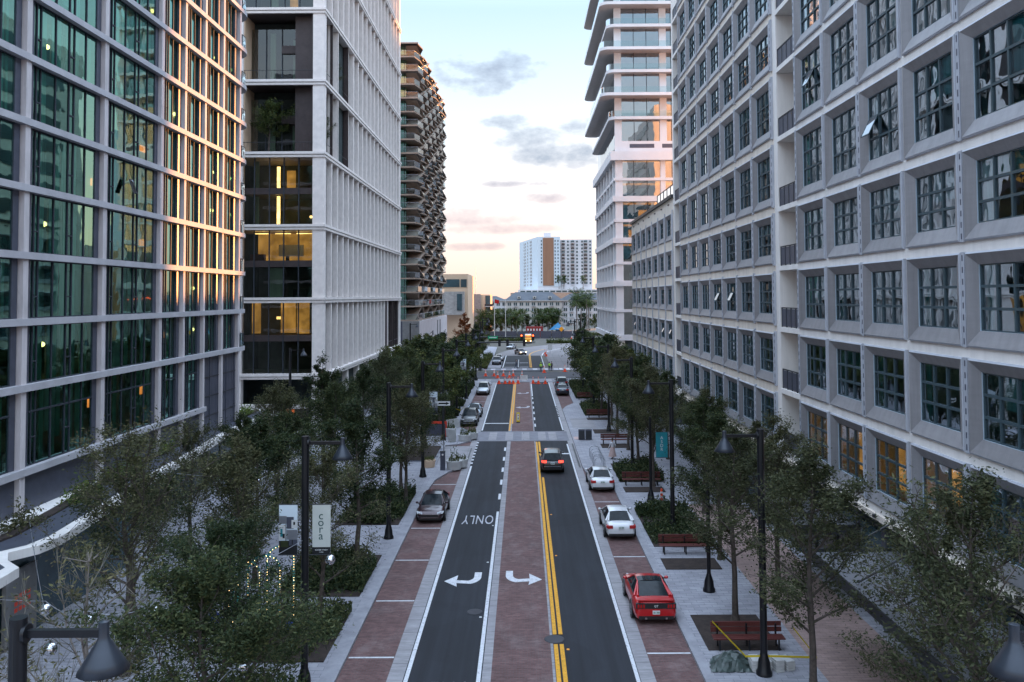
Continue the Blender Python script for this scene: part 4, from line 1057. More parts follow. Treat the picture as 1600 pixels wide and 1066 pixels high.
def tree_meshes(seed, h, r, base, nleaf, ll, leafm='oak leaf', barkm='bark', spread=1., lean=.12, limbs=15, bare=False, fork=False):
    rg = random.Random(seed); g = np.random.default_rng(seed)
    tk = MB(); tips = []
    trunk = [Vector((0,0,-.05))]; x = y = 0.
    for k in range(1, 9):
        x += rg.uniform(-lean, lean); y += rg.uniform(-lean, lean); trunk.append(Vector((x, y, h*.93*k/8)))
    R0_ = .055+.011*h
    for i in range(8): tk.tube(trunk[i], trunk[i+1], R0_*(1-.115*i), barkm, R0_*(1-.115*(i+1)), 8, caps=False)
    tk.tube((0,0,-.05),(0,0,.35),R0_*1.5,barkm,R0_*.98,10,caps=False)
    def at(z):
        t = max(0, min(7.999, z/(h*.93)*8)); i = int(t); return trunk[i].lerp(trunk[i+1], t-i)
    def prof(z):   # crown half width at height z
        u = (z-base)/(h-base); return r*max(.12, math.sin(math.pi*min(1, max(0, .12+.84*u))**.8)) if 0 <= u <= 1 else .1
    for i in range(limbs):
        z = base*.9 + (h*.86-base*.9)*((i+.5*rg.random())/limbs)**1.05; p0 = at(z); a = i*2.4+rg.uniform(-.5,.5)
        up = rg.uniform(.45, 1.25); ln = prof(z+ .9)*rg.uniform(.85, 1.25)
        dr = Vector((math.cos(a), math.sin(a), up)).normalized(); pts = [p0]; rr0 = R0_*(1-.1*z/h*8)*.45
        for k in range(1, 5):
            dr = (dr + Vector((rg.uniform(-.25,.25), rg.uniform(-.25,.25), rg.uniform(-.12,.28)))).normalized()
            pts.append(pts[-1]+dr*ln*1.15/4)
        tk.path(pts, max(.02, rr0), barkm, 5, .008)
        for k in range(1, 5):
            for q in range(3 if k > 1 else 2):
                d2 = (dr + Vector((rg.uniform(-1,1), rg.uniform(-1,1), rg.uniform(-.4,.9)))).normalized(); l2 = ln*rg.uniform(.22,.5)
                s = pts[k]; e = s+d2*l2; mid = s.lerp(e,.5)+Vector((rg.uniform(-.1,.1),)*3)*l2
                tk.path([s,mid,e], .014, barkm if not bare else 'twig', 4, .004)
                tips.append((s.lerp(e,.35), e, l2))
                if bare or q == 0:
                    for _ in range(3 if bare else 1):
                        d3 = (d2+Vector((rg.uniform(-.8,.8),rg.uniform(-.8,.8),rg.uniform(-.3,.8)))).normalized(); e2 = mid+d3*l2*.7
                        tk.path([mid,e2], .008, barkm if not bare else 'twig', 3, .003); tips.append((mid, e2, l2*.7))
    for k in range(8):
        e = trunk[-1]+Vector((rg.uniform(-.5,.5),rg.uniform(-.5,.5),rg.uniform(.1,h*.07))); tk.tube(trunk[-1],e,.015,barkm,.005,4,caps=False); tips.append((trunk[-1],e,.6))
    trunk_me = tk.mesh('trunk')
    # leaves gather in uneven clumps along the twigs
    wts = np.array([rg.random()**1.6+.06 for _ in tips]); wts /= wts.sum()
    idx = g.choice(len(tips), size=nleaf, p=wts)
    S = np.array([t[0] for t in tips]); E = np.array([t[1] for t in tips]); Ls = np.array([t[2] for t in tips])
    t = g.random(nleaf)[:,None]; P = S[idx]*(1-t)+E[idx]*t
    P += g.normal(size=(nleaf,3))*np.minimum(.34, Ls[idx]*.3)[:,None]*spread*np.array([1,1,.8])
    A = g.normal(size=(nleaf,3)); A[:,2] *= .6; A /= np.linalg.norm(A,axis=1)[:,None]
    B = np.cross(A, g.normal(size=(nleaf,3))); B /= np.linalg.norm(B,axis=1)[:,None]
    s = (ll*g.uniform(.6,1.25,nleaf))[:,None]
    return trunk_me, quads(P, A*s, B*s*.36, 'crown', leafm)
KINDS = {}
def kind(k, *a, **kw): KINDS[k] = tree_meshes(*a, **kw)
kind('dense', 11, 8.6, 2.35, 2.2, 21000, .082)
kind('dense2', 12, 9.0, 2.2, 2.4, 20000, .085, leafm='oak leaf')
kind('round', 13, 7.0, 2.6, 1.9, 14000, .085)
kind('spire', 14, 9.6, 1.8, 2.2, 12000, .105, limbs=18)
kind('olive', 15, 9.4, 3.0, 2.6, 11500, .07, leafm='olive leaf', limbs=19)
kind('olive2', 16, 9.4, 2.25, 2.6, 18000, .072, leafm='olive leaf', limbs=19)
kind('open', 17, 8.8, 2.6, 2.3, 15000, .066, leafm='olive leaf', limbs=18)
kind('near', 22, 8.2, 2.45, 2.0, 36000, .064, limbs=20)
kind('bare', 18, 7.6, 2.4, 2.2, 1100, .08, leafm='olive leaf', barkm='pale bark', bare=True, limbs=15)
kind('far1', 19, 8.5, 2.9, 2.2, 7000, .17, leafm='far leaf')
kind('far2', 20, 9.0, 2.4, 2.2, 7000, .17, leafm='oak leaf')
kind('rust', 21, 8.0, 1.8, 1.2, 6000, .17, leafm='rust leaf')
def tree(k, x, y, label, group=None, s=1., rz=None, cat='tree', z=.13, name='street_tree'):
    T = thing(name, label, cat, (x,y,z), rnd.uniform(0,6.28) if rz is None else rz, group); T.scale = (s,s,s*rnd.uniform(.97,1.03))
    inst(KINDS[k][0], 'trunk', T); inst(KINDS[k][1], 'crown', T); return T
KD = {'near':'fine leaved dark oak','dense':'dense dark oak','dense2':'dark broad oak','round':'low rounded oak','spire':'narrow pointed oak','olive':'thin olive grey oak','olive2':'olive green oak','open':'open branched oak','bare':'nearly bare pale twigged tree','far1':'small green oak','far2':'small dark oak'}
def row(spec, where, group):
    n = 0
    for i, (k, x, y, *s) in enumerate(spec):
        tree(k, x, y, f'{KD[k]}, {ORD[i]} from the camera {where}', group, s[0] if s else 1.)
row([('near',-8.2,22.0,.98),('near',-10.1,28.3,.88),('open',-8.9,36.6,.88),('dense2',-9.0,45.5,1.),('olive2',-8.2,58.2,.92),('dense',-9.3,63.5,.95),('dense2',-9.2,75.5,.95),('spire',-9.4,80.6,.9),('far1',-9.2,92,.98),('far2',-9.2,98,1.),('far1',-9.3,109,1.),('far2',-9.2,115,.96),('far1',-9.4,126,1.),('far2',-9.2,132,1.),('far1',-10,140,.95)],
    'in the row along the left kerb', 'trees along the left kerb')
row([('bare',-11.6,22.4,1.02),('olive2',-12.2,36.0,.9),('olive',-15.3,32.4,1.03),('dense2',-13.6,42.5,.97),('dense',-14.2,50.5,.9),('olive2',-16.8,57.2,.94),('dense',-13.6,60.2,.98),('spire',-16.2,68.4,1.02),('dense2',-13.4,69.5,1.),('olive2',-12.9,77.5,1.),('dense',-14.2,85,1.),('dense2',-12.5,91.5,1.),('far1',-14.6,97,1.05),('far2',-12.6,103,1.03),('far1',-14.4,110,1.05),('far2',-12.8,118,1.02),('far1',-14.6,127,1.05),('far2',-13,136,1.)],
    'in the second left row', 'trees across the left plaza')
row([('round',-17.8,38.5,.95),('open',-18.4,46.5,.85),('dense2',-18.2,54.5,.8),('olive2',-18.6,63,.8),('dense',-17.2,75,.85)], 'in the row beside the wavy podium roof', 'trees beside the podium')
row([('open',11.6,22.3,1.1),('olive2',10.0,29.4,1.0),('olive2',9.3,37.3,.96),('dense2',10.7,46.,.9),('dense',11.9,55.6,.9),('olive2',9.8,63.6,1.),('dense2',9.6,70.5,.97),('dense',9.8,78.5,.97),('olive2',9.6,86,1.),('far2',9.8,93.5,1.),('far2',9.4,101,1.),('far1',9.8,109,1.),('far2',9.5,117,1.),('far2',9.8,125,1.02),('far1',9.5,133,1.),('far2',9.7,141,1.)],
    'in the row along the right kerb', 'trees along the right kerb')
row([('open',12.6,25.5,.92),('olive2',12.5,41.5,.9),('olive2',12.6,58.,.85),('dense2',12.7,74,.87),('dense',12.8,82,.85),('far2',12.8,90,.9),('far1',12.6,98,.95),('far2',12.9,106,.92),('far2',12.7,122,1.),('far1',13.2,132,1.)],
    'in the inner row by the right shop fronts', 'trees by the right shop fronts')
for i, (k, x, y, s) in enumerate([('far2',-9.5,172,.8),('far1',-9.6,181,.75),('far2',-10.4,190,.8),('far1',-10.8,200,.8),('far2',-12,212,.85)]):
    tree(k, x, y, f'small street tree past the junction on the left, {ORD[i]} from the camera', 'trees past the junction', s)
for i, (x, y) in enumerate([(8.9,172),(9.2,180),(9.,188),(10,197)]):
    tree('far2', x+4, y, f'dark tree past the junction on the right, {ORD[i]} from the camera', 'trees past the junction', .8)
tree('rust', -16.2, 232, 'rust coloured cypress at the corner of the balcony tower', None, 1.25, name='cypress_tree')
# terrace tree in the office tower
for i, (x, y, z, s) in enumerate([(-28.4, 92.7, 30.9, .72), (-22.6, 93.7, 30.9, .5), (-23., 100., 38.9, .5)]):
    tree('olive2' if i else 'far1', x, y, ['bushy golden green tree on the open terrace of the white finned tower','thin tree leaning out of the narrow tall opening of the finned tower','thin tree in the wide tall opening high on the finned tower'][i], None, s, z=z, name='terrace_tree')
# ---- palms
def palm_meshes(seed, h, n=26, fl=2.2):
    rg = random.Random(seed); tk = MB(); b = rg.uniform(-.3,.3)
    pts = [Vector((b*(k/6)**2, 0, h*k/6)) for k in range(7)]; tk.path(pts, .2, 'pale bark', 8, .15); P=[];A=[];B=[]
    top = pts[-1]
    for i in range(n):
        a = rg.uniform(0,6.28); el = rg.uniform(-.7,1.25); d = Vector((math.cos(a)*math.cos(el),math.sin(a)*math.cos(el),math.sin(el))); p = top.copy(); L = fl*rg.uniform(.8,1.1)
        for k in range(9):
            p = p + d*L/9; d = (d+Vector((0,0,-.11))).normalized(); side = d.cross(Vector((0,0,1))).normalized(); w = .5*math.sin(math.pi*(k+1)/10.5)+.06
            for s in (-1,1):
                ax = (side*s + d*.55 - Vector((0,0,.25))).normalized()*w; P.append(p+ax*.9); A.append(ax); B.append(d*.1)
    return tk.mesh('trunk'), quads(np.array(P), np.array(A), np.array(B), 'crown', 'palm leaf')
KINDS['palm'] = palm_meshes(3, 6.5, 46, 3.0); KINDS['palm_tall'] = palm_meshes(4, 13., 44, 3.1)
pl = [(16.5,255,1.05),(18.2,262,.98),(19.8,258,1.1),(21.2,268,1.02),(17.6,272,1.12),(26.,262,.98)]
for i,(x,y,s) in enumerate(pl): tree('palm_tall', x, y, f'tall fan palm against the cream apartment block on the right, {["leftmost","second from left","third from left","fourth from left","rearmost of the clump","standing apart at far right"][i]}', 'tall palms by the far bend', s, z=0, name='palm_tree')
pl = [(-14.2,290),(-12,300),(-9.8,292),(-8.2,302),(-6,294),(-4.2,303),(-2.4,296),(-.4,304),(5,300),(7.2,308),(9.,302),(11,310),(13,304)]
for i,(x,y) in enumerate(pl): tree('palm', x, y, f'bushy cabbage palm in the line below the cream apartment block, {"number "+str(i+1)+" from the left" if i>2 else ["leftmost","second from the left","third from the left"][i]}', 'palms in a line beyond the bend', 1.15, z=0, name='palm_tree')
for i,(x,y) in enumerate([(30,698),(34,699),(50,699)]): tree('palm', 20-20+x, y-10, ['left palm on the roof deck of the far white tower','middle palm on the roof deck of the far white tower','right palm on the roof deck of the far white tower'][i], 'roof deck palms', 1.3, z=20.6, name='palm_tree')
for i,(x,y,k) in enumerate([(-15,296,'far1'),(-11.5,298,'far2'),(-7.5,300,'far1'),(-3.,301,'far1'),(1.5,306,'far2'),(6,306,'far1'),(10.5,307,'far1'),(22,300,'far2'),(27,303,'far1'),(32,300,'far2')]):
    tree(k, x, y, f'{KD[k]} among the palms below the cream apartment block, {["first","second","third","fourth","fifth","sixth","seventh","eighth","ninth","tenth"][i]} from the left', 'round trees among the far palms', .95, z=0)
tree('bare', -13.9, 20.6, 'second bare twigged tree, low at the bottom left beside the first', None, .86)
# ---- shrubs and beds
def shrub_mesh(seed, sx, sy, sz, n, ll, m):
    g = np.random.default_rng(seed); nb = max(3, int(sx*sy*1.6)); C = np.stack([g.uniform(-sx/2,sx/2,nb), g.uniform(-sy/2,sy/2,nb), np.zeros(nb)],1); hz = g.uniform(.45,1.,nb)*sz
    idx = g.integers(0,nb,n); P = C[idx]+g.normal(size=(n,3))*np.array([.38,.38,0]); P[:,2] = np.abs(g.normal(size=n))*.42*hz[idx]+.04
    P[:,0] = np.clip(P[:,0],-sx/2-.15,sx/2+.15); P[:,1] = np.clip(P[:,1],-sy/2-.15,sy/2+.15)
    A = g.normal(size=(n,3)); A[:,2] = np.abs(A[:,2]); A /= np.linalg.norm(A,axis=1)[:,None]; B = np.cross(A,g.normal(size=(n,3))); B /= np.linalg.norm(B,axis=1)[:,None]; s = (ll*g.uniform(.6,1.3,n))[:,None]
    return quads(P, A*s, B*s*.4, 'shrubs', m)
def bed(x0, x1, y0, y1, shrubs=True, seed=0, m='oak leaf', dens=420, sz=.9):
    b = MB(); b.box(x0,y0,.05,x1,y1,.17,'soil'); struct(b,'planting_bed')
    if shrubs:
        me = shrub_mesh(seed, x1-x0-.3, y1-y0-.3, sz, int((x1-x0)*(y1-y0)*dens), .11, m)
        o = bpy.data.objects.new('shrubs', me); COL.objects.link(o); o.location = ((x0+x1)/2,(y0+y1)/2,.17)
        tag(o, 'low green shrubs and ground cover filling a kerbside bed', 'shrubs', None, 'stuff')
for i,(y0,y1,sh) in enumerate([(18,24,1),(27,31,1),(33.4,38.7,1),(40.6,47,1),(53.2,61.5,1),(74,81,0),(93.5,99,1),(101,107,1),(110,116,1),(120,126,1),(130,136,1)]): bed(-12 if y0 < 70 else -10.8,-7.95,y0,y1,sh and y0 != 74,i)
for i,(y0,y1,x1,sh) in enumerate([(34.3,38.,10.4,0),(44.3,46.1,10.4,0),(48.3,57,10.8,1),(61.6,63.2,10.4,0),(65,72,10.8,1),(79.5,81.6,10.,0),(87.9,90.4,10.,0),(97.4,99.,10.,0),(101,112,10.8,1),(118,140,10.8,1)]): bed(7.45,x1,y0,y1,sh,i+30,dens=520)
for i,(x,y,m) in enumerate([(-22.7,37.,'olive leaf'),(-22.9,43.,'fresh leaf'),(-23.6,49.,'fresh leaf'),(-24.3,57.,'fresh leaf'),(-24.9,64.2,'fresh leaf'),(-25.,69.6,'rust leaf'),(-24.8,74.,'fresh leaf')]):
    me = shrub_mesh(60+i, .6, 3.2, 1.1, 650, .1, m); o = bpy.data.objects.new('trough_plant', me); COL.objects.link(o); o.location = (x,y,4.2)
    o['kind'] = 'stuff'; tag(o, ['sparse olive plants in the roof trough nearest the camera','bright green plants in the roof trough above the wavy edge','bright green clump half way along the roof trough','leafy clump in the roof trough below the fourth bay','broad leaved green clump in the trough by the dark cladding','reddish planting in the trough at the closed corner bays','green planting at the far end of the roof trough'][i], 'plants', 'plants in the podium roof trough')
for i,(x,y,sx,sy,z) in enumerate([(-19.5,112,2.,60,3.3)]):
    me = shrub_mesh(80, 1.8, 34, .9, 5200, .14, 'far leaf'); o = bpy.data.objects.new('pergola_plants', me); COL.objects.link(o); o.location = (-20.4,119,3.32); tag(o,'green planting along the pergola roof of the white finned tower','plants')
bed(-9.8,-7.3,168,206,1,90,'far leaf',120,1.2)
for i,(x,y,sx,sy) in enumerate([(12.,262,9,4),(-4,276,14,4),(2,310,90,5)]):
    me = shrub_mesh(95+i, sx, sy, 1.6, int(sx*sy*40), .3, 'far leaf'); o = bpy.data.objects.new('far_hedge', me); COL.objects.link(o); o.location = (x,y,0); tag(o,['low hedge on the island at the bend of the far road','low hedge left of the bend of the far road','long hedge under the line of palms'][i],'hedge')
# ================================================================== vehicles
def paint(name, col, metal=.2, rough=.28):
    return mat(name, col, rough, metal, var=.04, scale=1., coat=.8)
paint('paint red', (.52,.008,.012), .1); paint('paint white', (.70,.71,.73), 0.); paint('paint silver', (.42,.44,.47), .6); paint('paint blue silver', (.30,.36,.42), .6)
paint('paint maroon', (.035,.012,.018), .3); paint('paint black', (.008,.009,.011), .2); paint('paint navy', (.02,.03,.05), .3); paint('paint grey', (.06,.065,.075), .4); paint('paint pale', (.55,.56,.58), .2)
m_, nt_, b_ = new_mat('car glass'); b_.inputs['Base Color'].default_value = (.012,.018,.022,1); b_.inputs['Roughness'].default_value = .06; b_.inputs['Specular IOR Level'].default_value = .12
nt_.links.new(_ramp(nt_, _noise(nt_, 3., 2), [(.3,(.008,.012,.015)),(.7,(.02,.028,.033))]), b_.inputs['Base Color'])
mat('car trim', (.015,.015,.017), .5, var=.2); mat('rim alloy', (.4,.41,.43), .3, .8, var=.15); mat('tail red', (.42,.012,.012), .25, var=.2); mat('lamp clear', (.6,.62,.65), .15, var=.15)
mat('number plate', (.62,.66,.66), .5, var=.05); mat('chrome', (.7,.7,.72), .15, 1., var=.05); mat('plate ink', (.05,.16,.08), .6)
SPEC = {  # L, W, H, belt, deck/rear top, hood top, greenhouse stations (y, z, halfwidth): rear base, rear roof, mid roof, front roof, screen base
 'sedan': dict(L=4.85, W=1.84, zb=.22, prof=[(-2.42,.62,.70),(-2.36,.90,.80),(-2.1,1.0,.86),(-1.45,1.02,.90),(-.4,.95,.92),(.9,.93,.92),(1.3,.92,.90),(1.9,.84,.87),(2.25,.72,.80),(2.42,.52,.66)], gh=[(-1.78,1.0,.70),(-1.0,1.39,.56),(-.3,1.46,.58),(.35,1.42,.57),(1.25,.93,.74)], wy=(-1.4,1.42), belt=.97, hwb=.84, r=.335),
 'suv': dict(L=4.75, W=1.88, zb=.28, prof=[(-2.36,.70,.74),(-2.32,1.02,.84),(-2.0,1.1,.90),(-1.0,1.09,.93),(.5,1.06,.93),(1.05,1.06,.92),(1.4,1.04,.90),(2.0,.97,.88),(2.28,.84,.80),(2.38,.58,.68)], gh=[(-2.24,1.08,.76),(-1.9,1.60,.62),(-.8,1.70,.64),(.2,1.64,.62),(1.1,1.06,.78)], wy=(-1.38,1.4), belt=1.08, hwb=.86, r=.37),
 'coupe': dict(L=4.78, W=1.92, zb=.2, prof=[(-2.38,.66,.76),(-2.33,.96,.85),(-2.1,1.05,.92),(-1.5,1.03,.96),(-.6,.95,.92),(.4,.94,.92),(1.0,.95,.95),(1.9,.89,.90),(2.25,.74,.82),(2.4,.50,.66)], gh=[(-1.72,1.05,.70),(-.62,1.36,.56),(-.1,1.39,.57),(.3,1.36,.56),(1.0,.95,.76)], wy=(-1.35,1.38), belt=.98, hwb=.82, r=.35),
}
def car(kind_, pm, label, loc, rz, group=None, lights=None, name='parked_car', roofm=None, glint='tail'):
    s = SPEC[kind_]; T = thing(name, label, 'car', loc, rz, group); P = MATS[pm]; W2 = s['W']/2
    # ---- body: lofted rings, smoothed
    mb = MB(); vs = []; rings = s['prof']; zb = s['zb']
    for i, (y, zt, hw) in enumerate(rings):
        end = i in (0, len(rings)-1); z0 = zb+.14 if end else zb
        hw = hw*W2/.93
        half = [(0,z0),(hw*.84,z0),(hw*.97,z0+.10),(hw*1.0,z0+(zt-z0)*.45),(hw*.985,z0+(zt-z0)*.72),(hw*.93,zt-.05),(hw*.82,zt),(hw*.4,zt+.015),(0,zt+.02)]
        ring = half + [(-x,z) for x,z in half[-2:0:-1]]
        vs += [(x,y,z) for x,z in ring]
    n = 16; k = len(rings); fs = [(j*n+i, j*n+(i+1)%n, (j+1)*n+(i+1)%n, (j+1)*n+i) for j in range(k-1) for i in range(n)]
    fs = [f[::-1] for f in fs] + [tuple(range(n)), tuple(range(k*n-1,(k-1)*n-1,-1))]
    mb.add(vs, fs, P, True); body = mb.build('body', T)
    md = body.modifiers.new('smooth','SUBSURF'); md.levels = 1; md.render_levels = 2
    # ---- cabin
    g = s['gh']; sc = W2/.93; hb = s['hwb']*sc; zt = s['belt']
    L_ = [(-h*sc,y,z) for y,z,h in g]; R_ = [(h*sc,y,z) for y,z,h in g]
    rm = MATS[roofm] if roofm else P
    mb = MB()
    pts = []
    for j in (1,2,3):
        y,z,h = g[j]; h *= sc; pts += [(-h,y,z-.02),(-h*.75,y,z+.015),(0,y,z+.03),(h*.75,y,z+.015),(h,y,z-.02)]
    mb.add(pts, [(j*5+i,j*5+i+1,(j+1)*5+i+1,(j+1)*5+i) for j in range(1,2) for i in range(4)], rm, True); mb.add(pts, [(i,i+1,5+i+1,5+i) for i in range(4)], 'car glass' if kind_ == 'coupe' else rm, True); mb.build('roof', T)
    def pane(nm, a, b, c, d): b_ = MB(); b_.quad(a,b,c,d,'car glass'); return b_.build(nm, T)
    pane('rear_window', L_[0],R_[0],R_[1],L_[1]); pane('windscreen', R_[4],L_[4],L_[3],R_[3])
    yr, yf = g[0][0]+ (.18 if kind_ != 'suv' else .05), g[4][0]-.12
    for sx in (-1, 1):
        b = MB(); bl = [(sx*hb,yr,zt),(sx*hb,(yr+yf)/2,zt-.01),(sx*hb,yf,zt-.01)]; tp = [(sx*g[j][2]*sc,g[j][0],g[j][1]-.03) for j in (1,2,3)]
        f1 = [bl[0],bl[1],tp[1],tp[0]]; f2 = [bl[1],bl[2],tp[2],tp[1]]
        if sx < 0: f1.reverse(); f2.reverse()
        b.quad(*f1,'car glass'); b.quad(*f2,'car glass'); b.build('side_window', T)
        b = MB(); w = .05
        A = Vector(bl[0]); B = Vector(tp[0]); b.tube(A,B,.075,rm,.05,6); A2 = Vector((sx*g[0][2]*sc,g[0][0],g[0][1])); b.tube(A2,B,.06,rm,.045,6)
        b.add([tuple(A),tuple(A2),tuple(B)],[(0,1,2),(2,1,0)],rm)
        b.tube(bl[2],tp[2],.045,rm,.035,6); A3 = Vector((sx*g[4][2]*sc,g[4][0],g[4][1])); b.tube(A3,tp[2],.04,rm,.035,6); b.add([bl[2],tuple(A3),tp[2]],[(0,1,2),(2,1,0)],'car glass')
        b.tube(bl[1],tp[1],.035,'car trim',.03,6); b.tube(tp[0],tp[1],.03,rm,n=6); b.tube(tp[1],tp[2],.03,rm,n=6); b.tube(bl[0],bl[2],.025,'car trim',n=6)
        b.build('window_pillars', T)
        b = MB(); mc = (sx*(hb+.14),yf-.12,zt+.07); b.ball(mc,.1,P,10,6,.75); b.tube((sx*hb*.98,yf-.12,zt),mc,.03,'car trim',n=6); b.build('wing_mirror', T)
    # ---- wheels
    for y in s['wy']:
        for sx in (-1,1):
            r = s['r']; x = sx*(W2-.10)
            b = MB(); b.tube((x-.13,y,r),(x+.13,y,r),r,'rubber',n=20); wd = MB(); wd = b.build('tyre')
            wh = bpy.data.objects.new('wheel', None); COL.objects.link(wh); wh.parent = T; wd.parent = wh
            b = MB(); xx = x+sx*.131; b.tube((xx-.005,y,r),(xx+.01*sx,y,r),r*.66,'rim alloy',n=16); b.tube((xx,y,r),(xx+.016*sx,y,r),r*.2,'car trim',n=10)
            for q in range(5):
                t = q*1.2566+.3; b.tube((xx+.012*sx,y+math.cos(t)*r*.42,r+math.sin(t)*r*.42),(xx+.015*sx,y+math.cos(t)*r*.42,r+math.sin(t)*r*.42),r*.13,'car trim',n=8)
            o = b.build('rim'); o.parent = wh
            b = MB(); b.tube((x-.14,y,r+.03),(sx*(W2-.005),y,r+.03),r+.055,'car trim',n=20); b.build('wheel_arch', T)
    # ---- lamps, plates, trim
    yb = s['prof'][0][0]; yf = s['prof'][-1][0]; Wr = W2*.86
    zl = {'sedan':.80,'suv':.98,'coupe':.83}[kind_]
    lm = 'tail glow' if lights == 'brake' else 'tail red'
    for sx in (-1,1):
        b = MB()
        if kind_ == 'coupe':
            for q in range(3): b.box(sx*(.50+.12*q),yb-.03,zl-.08,sx*(.58+.12*q),yb+.2,zl+.08,'tail red')
        else: b.box(sx*Wr*.62,yb+.0,zl-.08,sx*Wr*1.0,yb+.2,zl+.09,lm); b.box(sx*Wr*.9,yb+.05,zl-.06,sx*Wr*1.1,yb+.36,zl+.08,lm)
        b.build('tail_light', T)
        b = MB(); zf = .66 if kind_ != 'suv' else .8; hm = 'head glow' if lights == 'head' else 'lamp clear'
        b.add([(sx*.46*sc,yf-.03,zf-.06),(sx*.84*sc,yf-.22,zf-.05),(sx*.9*sc,yf-.38,zf+.1),(sx*.5*sc,yf-.12,zf+.07)],[(0,1,2,3),(3,2,1,0)],hm); b.ball((sx*.66*sc,yf-.13,zf+.01),.09,hm,8,5); b.build('headlight', T)
    if kind_ == 'coupe':
        b = MB(); b.box(-.88,yb-.015,zl-.11,.88,yb+.16,zl+.11,'car trim'); b.build('tail_panel', T)
        tm = text_mesh('GT', .14, 'reflective white', .004); tm.build('badge', T, (0,yb-.022,zl))
        b = MB(); b.box(-.8,yb+.06,1.03,.8,yb+.3,1.075,P); b.build('spoiler', T)
        b = MB(); b.tube((-.45,yb-.02,.30),(-.45,yb+.2,.30),.05,'chrome',n=10); b.tube((.45,yb-.02,.30),(.45,yb+.2,.30),.05,'chrome',n=10); b.build('exhaust', T)
    b = MB(); b.box(-W2*.8,yb-.015,zb+.06,W2*.8,yb+.2,zb+.2,'car trim'); b.build('rear_bumper_trim', T)
    if kind_ == 'suv': b = MB(); b.box(-W2*.72,yb-.03,.56,W2*.72,yb+.1,.66,'chrome'); b.build('bumper_strip', T)
    zp = {'sedan':.78,'suv':.86,'coupe':.56}[kind_]
    b = MB(); b.box(-.16,yb-.035,zp-.08,.16,yb+.02,zp+.08,'number plate'); pl_ = b.build('number_plate', T)
    tm = MB(); [tm.box(-.12+q*.045,yb-.038,zp-.035,-.09+q*.045,yb-.034,zp+.03,'plate ink') for q in (0,1,2,3,4,5) if q != 2]; tm.build('plate_marks', pl_)
    b = MB(); b.box(-.55*sc,yf-.04,.42,.55*sc,yf+.02,.60,'car trim'); b.box(-.58*sc,yf-.03,.60,.58*sc,yf+.03,.635,'chrome'); b.box(-.58*sc,yf-.03,.39,.58*sc,yf+.03,.42,'chrome'); b.build('grille', T)
    b = MB(); b.box(-W2*.78,yf-.2,zb+.02,W2*.78,yf-.03,zb+.14,'car trim'); b.build('front_bumper_trim', T)
    return T
Z = .012
car('coupe','paint red','glossy red sports coupe with black rear glass and letters GT on its tail',(5.80,39.6,Z),0)
car('sedan','paint white','white sedan parked directly ahead of the red coupe',(5.76,52.3,Z),0)
car('sedan','paint white','white sedan at the kerb bulge beside the loop bicycle racks',(5.82,64.4,Z),0,roofm='paint pale')
car('suv','paint black','black crossover with lit brake lamps waiting in the right lane',(2.36,71.0,Z),0,lights='brake',name='moving_car')
car('sedan','paint maroon','dark maroon sedan parked facing the camera on the left brick bay',(-6.05,56.2,Z),R(180))
car('suv','paint black','black crossover facing the camera just past the pair of white planters',(-6.15,95.9,Z),R(180))
car('sedan','paint blue silver','blue silver sedan tucked behind the black crossover on the left',(-6.0,102.6,Z),R(180))
car('suv','paint silver','silver crossover facing the camera at the far end of the left bays',(-6.0,125.6,Z),R(180))
car('sedan','paint navy','dark navy sedan, nearer of two dark cars parked at the far right kerb',(5.75,124.2,.14),0)
car('suv','paint grey','dark grey crossover, farther of two dark cars parked at the far right kerb',(6.05,133.,.14),0)
car('suv','paint navy','dark crossover facing the camera on pale paving past the junction',(-5.7,180.,Z),R(180))
car('sedan','paint pale','pale sedan behind the dark crossover past the junction',(-5.5,190.,Z),R(180))
car('sedan','paint silver','silver sedan coming round the far bend on the left',(-3.3,233.,Z),R(165),name='moving_car')
car('sedan','paint maroon','dark sedan with glowing headlights turning at the far end of the road',(-.7,210.,Z),R(200),lights='head',name='moving_car')
def fire_truck():
    T = thing('box_truck','boxy red and white truck with an orange lit band stopped at the far bend','truck',(1.6,262,0),R(180)); T.scale=(.8,.8,.8)
    b = MB(); b.box(-1.25,-3.6,.7,1.25,1.2,3.4,'reflective white'); b.build('cargo_box', T)
    b = MB(); b.add([(-1.2,1.3,.6),(1.2,1.3,.6),(1.2,3.4,.6),(-1.2,3.4,.6),(-1.15,1.3,2.7),(1.15,1.3,2.7),(1.15,2.6,2.7),(-1.15,2.6,2.7),(-1.2,3.4,1.6),(1.2,3.4,1.6)],[(0,3,2,1),(4,5,6,7),(0,1,5,4),(1,2,9,6,5),(3,0,4,7,8),(2,3,8,9),(9,8,7,6)],'sign orange'); b.build('cab', T)
    b = MB(); b.add([(-1.,3.3,1.72),(1.,3.3,1.72),(.98,2.7,2.55),(-.98,2.7,2.55)],[(1,0,3,2)],'car glass'); b.build('windscreen', T)
    b = MB(); b.box(-1.15,1.3,2.75,1.15,2.4,3.15,'amber ceiling'); b.build('light_band', T)
    for sx in (-1,1):
        b = MB(); b.box(sx*.7,3.4,.85,sx*1.1,3.46,1.1,'head glow'); b.build('headlight', T)
        for y in (-2.4,2.3): b = MB(); b.tube((sx*.95,y,.48),(sx*1.25,y,.48),.48,'rubber',n=16); b.tube((sx*1.25,y,.48),(sx*1.27,y,.48),.27,'rim alloy',n=12); b.build('wheel', T)
fire_truck()
